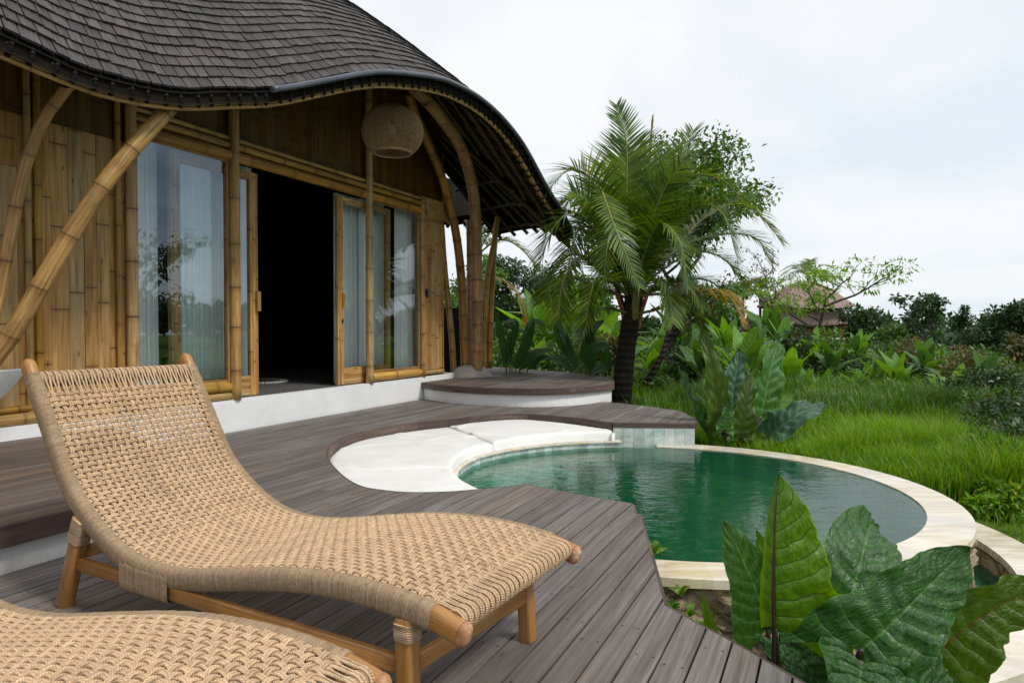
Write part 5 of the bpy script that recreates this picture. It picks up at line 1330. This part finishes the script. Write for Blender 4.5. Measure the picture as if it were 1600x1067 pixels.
FR=[
 dict(p=[c0,(987,400,10.4),(987,320,10.3),(984,232,10.3)],l=1.0,n=(0,-1,.15),k=64,w=.030,g=.22),
 dict(p=[c0,(978,350,10.3),(978,230,10.2),(962,166,10.2)],l=.40,n=(.2,-1,.15),k=44,w=.026,g=.15,s=.45),
 dict(p=[c0,(1010,370,10.2),(1035,300,9.9),(1062,262,9.7)],l=.62,n=(-.3,-1,.3),k=56,g=.4),
 dict(p=[c0,(950,380,10.1),(920,320,9.8),(892,300,9.6)],l=.62,n=(.3,-1,.3),k=56,g=.45),
 dict(p=[c0,(1018,385,10.7),(1048,285,10.9),(1082,205,11.1)],l=.62,n=(-.6,-.6,.4),k=56,g=.2),
 dict(p=[(1000,430,10.7),(1007,310,10.7),(1014,240,10.7),(1018,190,10.7)],l=.30,n=(0,-1,0),k=26,w=.03,c=.12,g=.02,m='palm_yellow',s=.5),
 dict(p=[c0,(955,370,10.2),(925,285,10.0),(888,268,9.8),(850,305,9.6)],l=.62,g=.45),
 dict(p=[c0,(945,385,10.0),(905,335,9.6),(868,352,9.4),(838,425,9.3)],l=.62,g=.6,k=66),
 dict(p=[c0,(935,420,10.3),(895,398,10.2),(862,425,10.1),(850,470,10.0)],l=.60,g=.6),
 dict(p=[c0,(956,370,9.9),(940,300,9.5),(962,360,8.9),(1000,450,8.75)],l=.34,n=(.4,-1,.3),g=.5,k=66,s=.3,w=.018),
 dict(p=[c0,(1048,395,10.7),(1105,338,10.8),(1165,322,10.8),(1222,378,10.7)],l=.62,g=.75,k=70),
 dict(p=[c0,(1035,385,10.2),(1085,325,9.9),(1128,335,9.6),(1150,400,9.5)],l=.60,g=.75,k=64),
 dict(p=[c0,(1030,425,10.7),(1085,395,10.8),(1130,405,10.8),(1165,450,10.8)],l=.55,g=.7),
 dict(p=[(986,492,10.4),(1030,482,10.2),(1085,458,10.0),(1135,462,9.9),(1160,500,9.8)],l=.62,g=1.5,k=58,w=.03,m='palm_yellow'),
 dict(p=[c0,(935,450,10.6),(885,435,10.7),(840,462,10.8)],l=.5,g=.6),
 dict(p=[c0,(1010,365,11.1),(1055,300,11.6),(1115,292,11.9)],l=.6,g=.5),
 dict(p=[c0,(950,355,11.0),(905,300,11.6),(868,345,11.9)],l=.6,g=.5),
 dict(p=[(978,488,10.4),(942,482,10.1),(916,508,9.9),(904,552,9.9)],l=.34,g=.9,k=44),
 dict(p=[c0,(1035,450,10.1),(1072,440,9.8),(1098,482,9.6)],l=.45,g=.8,k=48),
 dict(p=[c0,(965,390,10.3),(940,330,10.1),(905,355,9.8),(885,440,9.6),(888,500,9.6)],l=.5,g=.7,k=60),
 dict(p=[c0,(1005,400,10.1),(1030,350,9.8),(1062,380,9.5),(1075,450,9.4)],l=.5,g=.7,k=60,w=.03),
 dict(p=[c0,(975,395,10.9),(960,310,11.2),(935,262,11.5)],l=.6,n=(0,-1,.5),g=.3),
 dict(p=[c0,(1040,400,10.9),(1110,370,11.2),(1175,370,11.3),(1205,410,11.3)],l=.6,g=.8,k=66),
 dict(p=[c0,(1020,350,10.3),(1070,280,10.1),(1130,285,9.9),(1175,340,9.8)],l=.6,g=.7,k=66),
 dict(p=[c0,(940,350,10.6),(900,310,10.8),(868,330,10.9),(850,380,10.9)],l=.6,g=.6,k=60),
 dict(p=[c0,(950,430,10.1),(910,400,9.8),(880,440,9.5),(872,500,9.4)],l=.55,g=.7,k=60),
 dict(p=[c0,(990,390,10.8),(1015,300,11.0),(1050,245,11.2)],l=.7,n=(0,-1,.3),g=.3,k=60),
 dict(p=[c0,(950,455,10.9),(905,455,11.2),(872,500,11.3)],l=.5,g=.8,k=56),
 dict(p=[c0,(1025,460,10.9),(1070,470,11.1),(1100,515,11.2)],l=.5,g=.8,k=56),
 dict(p=[c0,(960,440,9.9),(930,440,9.5),(915,500,9.3)],l=.48,g=.9,k=56),
 dict(p=[c0,(1012,440,9.9),(1040,445,9.6),(1052,505,9.45)],l=.48,g=.9,k=56),
 dict(p=[c0,(968,400,10.0),(965,350,9.6),(950,380,9.2),(942,450,9.1)],l=.45,g=.8,k=56),
 dict(p=[c0,(1060,440,11.0),(1110,440,11.2),(1150,480,11.2)],l=.5,g=.8,k=50),
]
palm_build(cp,FR,5)
lp=empty('palm_tree',at(745,600,14.5),label='palm partly hidden behind the bamboo posts of the villa',cat='palm tree')
M=MB(); M.tube([at(745,600,14.5)-lp.location,at(746,500,14.5)-lp.location,at(744,400,14.5)-lp.location],[.16,.13,.12],12); M.build('trunk',MAT['palmbark'],lp)
q0=(744,400,14.5)
palm_build(lp,[dict(p=[q0,(780,375,14.3),(815,390,14.2),(850,435,14.1)],l=.7,g=.8,k=50),dict(p=[q0,(775,350,14.7),(810,330,14.8),(845,352,14.9)],l=.6,g=.7,k=50),
 dict(p=[q0,(735,330,14.4),(722,275,14.3),(700,262,14.2)],l=.6,g=.5,k=50),dict(p=[q0,(715,320,14.6),(680,290,14.7),(650,300,14.8)],l=.6,g=.5,k=46),
 dict(p=[(750,430,14.3),(785,438,14.1),(812,465,14.0),(818,505,14.0)],l=.5,g=1.1,k=46,m='palm_yellow'),dict(p=[q0,(760,330,14.8),(790,290,15),(830,290,15)],l=.6,g=.6,k=46)],9)
# ============================================================ BROAD-LEAVED CLUMPS BEHIND THE TERRACE
def canna(px,Y,specs,label,seed,mat='leaf_dark',name='canna_clump'):
    x=(px-800)/F0*Y; root=empty(name,(x,Y,gz(x,Y)),label=label,cat='plant'); rng=random.Random(seed); M=MB(); K=MB(); o=root.location
    for (bx,by,mx_,my,tx,ty,w_,dy) in specs:
        b=at(bx,by,Y+dy)-o; m=at(mx_,my,Y+dy-.1)-o; t=at(tx,ty,Y+dy-.25)-o
        blade(M,[b,m,t],w_,Vector((rng.uniform(-.4,.4),-.7,.7)),14,.3,.1,rng,taper=.9); K.tube([Vector((0,0,0))+Vector((b.x*.4,b.y,0)),b,m],[.014,.011,.004],5,cap=False)
    M.build('leaves',MAT[mat],root); K.build('stems',MAT['stem'],root); return root
canna(800,11.9,[(790,570,783,520,776,490,.07,0),(796,560,806,505,782,505,.07,0),(805,575,822,540,835,500,.11,0),(812,575,835,555,862,545,.12,-.1),(800,570,790,535,787,575,.06,0),(825,575,845,560,870,560,.10,-.2),(815,560,830,505,855,510,.08,.2),(790,560,800,520,830,520,.06,.1)],
 'dark leafy canna clump behind the terrace, nearer the bamboo posts',1,'ear_dark')
canna(905,11.5,[(900,560,880,525,860,470,.09,0),(905,570,880,540,865,505,.13,0),(912,560,920,520,945,500,.14,0),(915,570,930,545,955,540,.15,-.2),(900,575,890,550,885,520,.11,-.1),(920,580,925,545,915,510,.12,.1),(895,580,875,565,855,560,.1,0),(925,580,945,570,950,545,.14,.1)],
 'dark broad leaved canna clump behind the terrace, beside the coconut palm trunk',2,'ear_dark')
# ============================================================ TREES
tree(1035,16.5,6.0,'leaf_mid','tall loose leafy tree rising behind the coconut palm crown',31,top=222,spread=.95,leaf=.15,per=80,cr=.55,kids=(6,5,4),r0=.15,lean=(.02,0),first=.5,squash=.7,keep=.9,up=.30)
tree(1003,12.6,2.6,'leaf_olive','slim dark tree trunk standing directly behind the coconut palm trunk',32,top=430,spread=.4,leaf=.10,per=26,cr=.22,kids=(4,3,2),r0=.10,lean=(.03,.05),first=.75,barkm='palmbark',levels=2,keep=.8)
tree(1272,22,4.1,'leaf_bright','young light green feathery tree in front of the round thatched hut',33,top=412,spread=.85,leaf=.17,ratio=.32,per=62,cr=.36,kids=(5,4,3),r0=.075,lean=(.28,0),first=.5,up=.22,squash=.5,levels=2)
tree(1250,27,6.0,'leaf_olive','nearly bare grey tree leaning above the thatched hut roof',34,top=385,spread=.65,leaf=.12,per=7,cr=.30,kids=(5,4,3),r0=.12,lean=(-.22,0),first=.45,up=.3)
tree(1458,30,5.2,'leaf_dark','dark open crowned tree standing alone on the right skyline',35,top=460,spread=.55,leaf=.20,per=70,cr=.48,kids=(5,4,3),r0=.12,first=.35,up=.3,levels=2,squash=.8)
tree(1352,38,4.0,'leaf_dark','wide dark tree just right of the hut roof',36,top=478,spread=.75,leaf=.24,per=190,cr=.95,kids=(5,4,3),r0=.16,first=.15,levels=2)
tree(1395,36,3.0,'leaf_mid','small tree between the wide dark tree and the lone skyline tree',37,top=505,spread=.6,leaf=.2,per=60,cr=.5,kids=(4,4,3),levels=2,first=.2)
tree(1505,27,4.1,'leaf_dark','slender vine covered tree right of the lone skyline tree',38,top=478,spread=.30,leaf=.16,per=70,cr=.28,kids=(4,3,2),levels=2,first=.2,up=.5)
tree(1600,19,3.9,'leaf_dark','dark dense tree at the right edge of the view',39,top=468,spread=.75,leaf=.15,per=170,cr=.55,kids=(6,5,3),r0=.12,first=.1,levels=2)
tree(1560,23,3.2,'leaf_dark','low dark spreading tree left of the tree at the right edge',40,top=488,spread=.8,leaf=.16,per=150,cr=.55,kids=(5,4,3),first=.1,levels=2)
tree(1655,14,4.2,'leaf_olive','brownish tree mostly cut off by the right edge',41,top=470,spread=.7,leaf=.13,per=120,cr=.45,kids=(5,4,3),first=.1,levels=2)
tree(800,40,6.6,'leaf_dark','round dark tree on the skyline beside the bamboo posts',42,top=402,spread=.7,leaf=.26,per=200,cr=1.1,kids=(6,4,3),r0=.2,first=.2,levels=2)
tree(850,46,4.6,'leaf_mid','low rounded tree on the skyline left of the coconut palm',43,top=432,spread=.8,leaf=.28,per=180,cr=1.1,kids=(6,4,3),first=.15,levels=2)
tree(905,40,4.8,'leaf_mid','bushy tree on the skyline behind the left palm fronds',44,top=425,spread=.8,leaf=.26,per=170,cr=1.0,kids=(6,4,3),first=.15,levels=2)
tree(1095,30,5.0,'leaf_mid','leafy tree showing under the right fronds of the coconut palm',45,top=430,spread=.6,leaf=.2,per=90,cr=.65,kids=(5,4,3),first=.2,levels=2)
tree(1130,34,4.6,'leaf_dark','dark tree on the skyline left of the small far palms',46,top=440,spread=.6,leaf=.22,per=120,cr=.7,kids=(5,4,3),first=.15,levels=2)
tree(740,34,5.5,'leaf_mid','green tree seen between the bamboo posts',47,top=395,spread=.7,leaf=.24,per=150,cr=.9,kids=(5,4,3),first=.1,levels=2)
tree(1440,26,2.4,'leaf_olive','low brown leaved tree beneath the lone skyline tree',48,top=530,spread=.8,leaf=.13,per=120,cr=.5,kids=(6,4,3),first=.1,levels=2)
tree(1490,22,2.3,'leaf_olive','rusty leaved shrub tree behind the young banana at the right',49,top=545,spread=.8,leaf=.12,per=120,cr=.45,kids=(6,4,3),first=.1,levels=2)
# tree at the right, out of frame; its branches are mirrored in the left window
tree(0,7.9,4.2,'leaf_dark','tree standing right of the view whose branches show mirrored in the left window',50,spread=.62,leaf=.16,per=20,cr=.30,kids=(6,4,3),r0=.10,x=8.9,first=.3,droop=1.0,lean=(-.05,0))
def small_palm(px,py,Y,r,label,seed):
    c=at(px,py,Y); z=gz(c.x,Y); root=empty('palm_tree',(c.x,Y,z),label=label,cat='palm tree'); M=MB(); M.tube([Vector((0,0,-.1)),Vector((.05,0,(c.z-z)*.5)),Vector((0,0,c.z-z))],[.12,.10,.09],7); M.build('trunk',MAT['palmbark'],root)
    rng=random.Random(seed); V=[];Q=[];Rn=[];K=MB()
    for i in range(13):
        a=i*2.4; el=rng.uniform(-.2,1.0); d=Vector((math.cos(a)*math.cos(el),math.sin(a)*math.cos(el),math.sin(el)))
        p=[c,c+d*r*.5+Vector((0,0,.1*r)),c+d*r*.95+Vector((0,0,-.25*r))]; frond(V,Q,Rn,K,p,r*.34,(0,0,1),rng,20,.06,.6)
    V=np.array([tuple(v-root.location) for v in V]); 
    for i,v in enumerate(K.v): K.v[i]=v-root.location
    npmesh('fronds',V,np.array(Q),np.array(Rn),MAT['palm'],root); K.build('stalks',MAT['rachis'],root)
small_palm(1160,455,48,1.6,'small far palm left of the hut, nearest the coconut palm',1)
small_palm(1187,455,50,1.7,'small far palm immediately left of the hut roof',2)
small_palm(1262,430,44,1.9,'small far palm rising behind the hut roof',3)
# ============================================================ BANANAS
BA=[(1290,13.6,1.5,'banana plant with splayed leaves left of the leaning banana',9,'banana'),
(1375,14.5,1.5,'banana plant left behind the big arching banana, above the tall grass',9,'leaf_mid'),
(1432,12.4,1.2,'low splayed banana right beside the big arching banana at the grass edge',8,'banana'),
(1270,18,2.0,'banana plant below the hut eave, right of its bare tree',9,'banana'),
(1340,22,2.2,'banana plant below the wide dark tree beside the hut',9,'banana'),
(1540,13.0,1.6,'banana plant at the right between the bushes and the dark dense tree',9,'leaf_mid'),
(1060,17,2.4,'banana plant in the shade under the right palm fronds',9,'leaf_mid'),
(960,15,2.0,'banana plant just left of the coconut palm trunk',9,'banana'),
(1165,12.6,1.6,'banana plant close behind the tall elephant ear leaves, right side',9,'banana'),
(1232,13.0,1.5,'glossy banana plant on the slope between the elephant ears and the low floppy banana',9,'banana'),
(1340,12.6,1.3,'leaning banana plant at the back edge of the tall grass',8,'banana'),
(1100,13.5,1.6,'banana plant left of the tall elephant ear leaves',9,'leaf_mid'),
(1020,13.8,1.5,'banana plant low behind the coconut palm foot',8,'banana'),
(845,17,2.4,'bright banana plant in the left row, nearest the bamboo posts',9,'banana'),
(872,18,2.6,'bright banana plant in the middle of the row left of the coconut palm',9,'banana'),
(905,17.5,2.2,'bright banana plant in the left row, nearest the coconut palm',8,'banana'),
(885,23,3.2,'taller banana plant standing behind the bright left row',9,'banana'),
(935,20,2.3,'banana plant peeping through the low left palm fronds',8,'banana'),
(1040,17,2.3,'banana plant right of the coconut palm trunk',9,'banana'),
(1075,21,3.0,'banana plant under the yellow palm frond',9,'leaf_mid'),
(1140,20,2.9,'banana plant left of the hut with a pale upright leaf',9,'banana'),
(1175,17,2.1,'banana plant behind the tall elephant ear leaves',9,'leaf_mid'),
(1222,20,2.7,'large banana plant in front of the left side of the hut',10,'banana'),
(1205,25,3.2,'banana plant close to the left end of the hut eave',9,'leaf_mid'),
(1262,14,1.7,'low banana plant with floppy leaves just right of the elephant ears',8,'banana'),
(1300,16,1.9,'banana plant below the white garden table',9,'leaf_mid'),
(1330,19,2.0,'banana clump right of the white garden table',9,'leaf_dark'),
(1352,15,1.6,'banana plant left of the big arching banana',8,'banana'),
(1400,13.2,1.9,'big arching banana plant in the middle of the right slope',9,'banana'),
(1447,16,2.0,'banana plant behind the big arching banana',9,'leaf_mid'),
(1480,14.5,1.7,'dark banana plant right of the big arching banana',8,'leaf_dark')]
BT=[590, 555, 610, 515, 530, 560, 480, 505, 520, 545, 585, 520, 540, 462, 455, 468, 440, 470, 505, 500, 492, 520, 505, 480, 590, 548, 535, 575, 560, 545, 570]
for i,(px,Y,h,lb,n,mt) in enumerate(BA): banana(px,Y,h,lb,100+i,n,mt,wd=.15,stem=.30,top=BT[i]-22)
banana(1497,12.2,1.25,'young banana plant with one broad pale upright leaf',201,2,'leaf_bright',leafL=.72,stem=.28,wd=.21)
banana(842,13.4,1.35,'young banana sprout with one pale upright leaf behind the canna clumps',203,3,'leaf_bright',leafL=.7,stem=.45,wd=.18)
banana(1462,12.8,1.0,'small pale banana sprout left of the young upright banana',202,3,'leaf_bright',leafL=.55,stem=.2,wd=.2)
# ============================================================ SHRUBS
BU=[(1585,9.2,2.6,1.2,'leaf_mid','large leafy bush at the right edge above the pool rim'),
(1560,11.6,2.6,1.2,'leaf_dark','large dark bush at the right edge behind the large leafy bush'),
(1640,8.0,2.4,1.2,'leaf_dark','dark bush mass cut off by the right edge beside the large leafy bush'),
(1535,13.4,2.4,1.2,'leaf_olive','olive bush between the young upright banana and the right edge'),
(1120,10.6,1.5,.6,'leaf_mid','low bush just behind the elephant ears at the pool'),
(1345,11.4,1.7,.55,'leaf_bright','bright weedy bush in the grass beneath the big arching banana'),
(1415,10.9,1.6,.5,'leaf_mid','weedy bush in the grass right of the bright weedy bush'),
(1505,10.7,1.7,.7,'leaf_mid','weedy bush in the grass below the young upright banana'),
(1250,11.2,1.6,.5,'leaf_bright','weedy bush in the grass right of the elephant ears'),
(1385,16.5,2.4,1.2,'leaf_dark','dark thicket directly behind the big arching banana'),
(1310,17.5,2.4,1.2,'leaf_dark','dark thicket under the light green feathery tree'),
(815,14.5,1.9,1.0,'leaf_mid','green shrub behind the canna clump by the bamboo posts'),
(880,14.2,2.0,.8,'leaf_mid','low shrub behind both canna clumps'),
(945,13.5,1.5,1.0,'leaf_olive','brownish shrub left of the coconut palm trunk'),
(1010,12.6,1.3,.8,'leaf_mid','shrub right at the foot of the coconut palm'),
(1045,14.5,2.0,1.2,'leaf_dark','dark shrub behind the coconut palm foot, right of it'),
(1095,14.0,1.8,1.2,'leaf_mid','shrub left of the tall elephant ears'),
(1120,16.5,2.2,1.6,'leaf_mid','bushy shrub behind the tall elephant ears'),
(1185,14.0,1.8,1.2,'leaf_mid','shrub right behind the tall elephant ears'),
(1240,17.5,2.2,1.4,'leaf_dark','dark shrub under the hut, left part'),
(1290,18.5,2.0,1.3,'leaf_mid','shrub beside the white garden table'),
(1280,12.8,2.0,.75,'leaf_bright','low bright bush right of the elephant ears'),
(1330,13.0,1.8,.8,'leaf_mid','low bush on the slope left of the big banana'),
(1365,22,3.0,1.9,'leaf_dark','dark bush below the wide dark tree'),
(1420,20,2.6,1.7,'leaf_olive','olive bush behind the big arching banana'),
(1450,12.6,1.8,.75,'leaf_mid','low bush below the big arching banana'),
(1475,19,2.6,1.9,'leaf_olive','brown tinged bush behind the young upright banana'),
(1530,16.5,2.8,2.0,'leaf_mid','big leafy bush above the right slope'),
(1560,14,2.4,1.8,'leaf_dark','dark bush on the right, upper one'),
(1600,12.5,2.4,1.7,'leaf_mid','bush at the right edge below the dark tree'),
(1640,15.5,3.0,2.6,'leaf_dark','dark bush behind the bushes of the right edge'),
(1530,12.0,1.8,.9,'leaf_dark','low dark bush right of the young banana'),
(1570,9.6,1.7,1.05,'leaf_bright','leafy green bush at the right edge of the grass slope'),
(1610,8.3,1.6,.95,'leaf_dark','dark vine covered bush at the right edge, lower one'),
(1590,6.6,1.2,.55,'leaf_mid','low ground bush at the right edge beside the pool rim'),
(1650,7.0,1.8,1.0,'leaf_dark','dark bush cut off by the right edge near the pool'),
(1575,5.75,.75,.32,'leaf_bright','small yellow green bush next to the right side of the pool')]
UT=[612, 575, 600, 545, 612, 628, 640, 625, 630, 560, 545, 500, 520, 520, 560, 535, 545, 530, 550, 497, 508, 610, 612, 520, 535, 640, 540, 550, 575, 560, 535, 640, 615, 640, None, 655, None]
for i,(px,Y,w_,h,mt,lb) in enumerate(BU):
    if UT[i]: h=(1+(512-UT[i])/F0*Y-gz((px-800)/F0*Y,Y))*1.1
    bush(px,Y,w_,h,mt,lb,leaf=.045+.0042*Y,n=2800,seed=300+i,ratio=.42)
# far woods: the wooded skyline, one mass nobody could count
rng=np.random.default_rng(9); cs=[];rs=[]
for i in range(330):
    az=R(rng.uniform(-30,125)); d=rng.uniform(52,85); x,y=d*math.sin(az),d*math.cos(az); r=rng.uniform(.8,1.6)
    cs.append((x,y,.0+rng.uniform(0,.9)+(1.4 if az<R(8) else 0)+(1.6 if az>R(60) else 0))); rs.append(r)
foliage('far_woods',cs,rs,130,.75,.5,MAT['leaf_dark'],9,None,kind='stuff',label='far wooded skyline beyond the garden',cat='woods')
for nm,n_,d0,d1,lf,pr,lb in (('undergrowth',260,20,42,.24,150,'tangled green undergrowth around the hut and behind the bananas'),('undergrowth',420,12.3,20,.115,300,'tangled leafy undergrowth between the tall grass and the bananas')):
    cs=[];rs=[]
    for i in range(n_):
        az=R(rng.uniform(-8,44)); d=rng.uniform(d0,d1); x,y=d*math.sin(az),d*math.cos(az)
        r=rng.uniform(.3,.75) if d0>15 else rng.uniform(.2,.42); cs.append((x,y,gh(x,y)+rng.uniform(-.1,.35 if d0>15 else .12))); rs.append(r)
    foliage(nm,cs,rs,pr,lf,.42,MAT['leaf_mid'],10,None,kind='stuff',label=lb,cat='undergrowth')
cs=[];rs=[]
for i in range(240):
    Y=rng.uniform(10.8,18); px=rng.uniform(960,1620); x=(px-800)/F0*Y; cs.append((x,Y,gh(x,Y)+.05)); rs.append(rng.uniform(.16,.36))
foliage('ground_cover',cs,rs,120,.13,.45,MAT['leaf_mid'],11,None,kind='stuff',label='low leafy ground cover where the grass meets the bananas',cat='ground cover')
# ============================================================ HUT, TABLE
hc=at(1258,512,42); hz_=gz(hc.x,42)
hut=empty('thatched_hut',(hc.x,42,hz_),label='distant round hut with a two tier pinkish brown thatched roof',cat='hut')
def hmat():
    m=MT('thatch'); p=m.obj(); x,y,z=m.sep(p); n=m.noise(m.map(p,(2.2,2.2,.7)),3,5,.7); rr=m.math('FRACT',m.math('MULTIPLY',z,5.5))
    col=m.ramp(n,[(.3,(.19,.125,.11)),(.6,(.33,.235,.21)),(.8,(.44,.34,.31))]); col=m.mix(m.rangem(rr,.0,.18,.55,0),col,(.07,.05,.04)); m.pbr(col,.9,m.bump(n,.5,.05),.15); return m.m
hm=hmat()
def hroof(prof,name,mat,sx=1.0):
    M=MB(); n=48
    def fn(u,v):
        k=v*(len(prof)-1); i=min(len(prof)-2,int(k)); f=k-i; r=prof[i][0]*(1-f)+prof[i+1][0]*f; z=prof[i][1]*(1-f)+prof[i+1][1]*f; a=2*PI*u
        return Vector((r*math.cos(a)*1.0+ (.35*r if math.cos(a)>.9 else 0)*0,r*.85*math.sin(a),z-hz_+.10*math.cos(2*a)*r/2.7))
    M.grid(fn,n,16); return M.build(name,mat,hut)
hroof([(0.02,3.90),(.6,3.78),(1.4,3.40),(2.2,2.78),(2.84,2.28),(2.86,2.20),(2.5,2.22)],'upper_roof',hm)
hroof([(1.6,2.5),(2.15,1.95),(2.42,1.35),(2.43,1.22),(2.1,1.25)],'lower_roof',hm)
M=MB(); M.lathe([(1.6,-.3),(1.6,2.9)],(0,0,0),28); M.build('wall',simple('hut_wall',(.16,.06,.035),.8,.2,.2,.4,3),hut)
M=MB(); M.box((1.75,-1.2,.9),Vector((.28,.1,0)),Vector((0,.04,0)),Vector((0,0,.95))); M.build('door',simple('hut_door',(.20,.065,.03),.7),hut)
tc_=at(1303,529,21); tz=gz(tc_.x,21)
tb_=empty('garden_table',(tc_.x,21,tz),label='small white garden table standing among the bananas below the hut',cat='table')
M=MB(); h_=tc_.z-tz; M.box((0,0,h_),Vector((.27,0,0)),Vector((0,.2,0)),Vector((0,0,.018))); M.build('table_top',MAT['white'],tb_)
for sx in (-.12,.12):
    M=MB(); M.tube([Vector((sx,0,0)),Vector((sx*.8,0,h_-.01))],[.02,.018],8); M.build('leg',MAT['white'],tb_)
# ============================================================ SMALL FERNS
def fern(x,y,z,label,seed,L=.14,n=7,tilt=(0,-.3)):
    root=empty('fern',(x,y,z),label=label,cat='fern'); rng=random.Random(seed); M=MB()
    for i in range(n):
        a=rng.uniform(0,2*PI); el=rng.uniform(.5,1.4); d=Vector((math.cos(a)*math.cos(el),math.sin(a)*math.cos(el),math.sin(el))); P=catmull([(0,0,0),d*L*.6,d*L+Vector((math.cos(a)*L*.25,math.sin(a)*L*.25,-L*.1))],6)
        M.tube(P,.0012,4,cap=False)
        for k in range(1,len(P)):
            t=(P[k]-P[k-1]).normalized(); s_=t.cross(Vector((0,-.7,.7))).normalized(); w_=L*.2*(1-abs(k/len(P)-.35))
            for sg in (-1,1):
                for q in (0,.5):
                    b=P[k-1].lerp(P[k],q); M.quad(b,b+s_*sg*w_*.5+t*.006,b+s_*sg*w_+t*.004,b+s_*sg*w_*.5-t*.004,rnd=rng.random())
    M.build('fronds',MAT['leaf_bright'],root)
p=G(1026,868,CZ); fern(p.x-.02,p.y,CZ,'tiny fern growing at the corner of the pool rim beside the deck',1,.075,7)
for i,(px,py) in enumerate(((1050,955),(1078,962),(1100,985),(1065,930))):
    pt=at(px,py,3.27); fern(pt.x,3.25,pt.z,('fern sprig on the rough pool wall, lowest at the left','fern sprig in the middle of the rough pool wall','fern sprig beside the young leaf shoot on the pool wall','fern sprig just below the pool rim stone')[i],20+i,.055,6)
M=MB(); M.box(Vector((-.98,1.02,.004)),Vector((.05,.01,0)),Vector((-.006,.02,0)),Vector((0,0,.003))); 
sb_=M.build('blue_scrap',MAT['blue'],label='small blue scrap lying on the deck under the nearest lounger',cat='scrap')
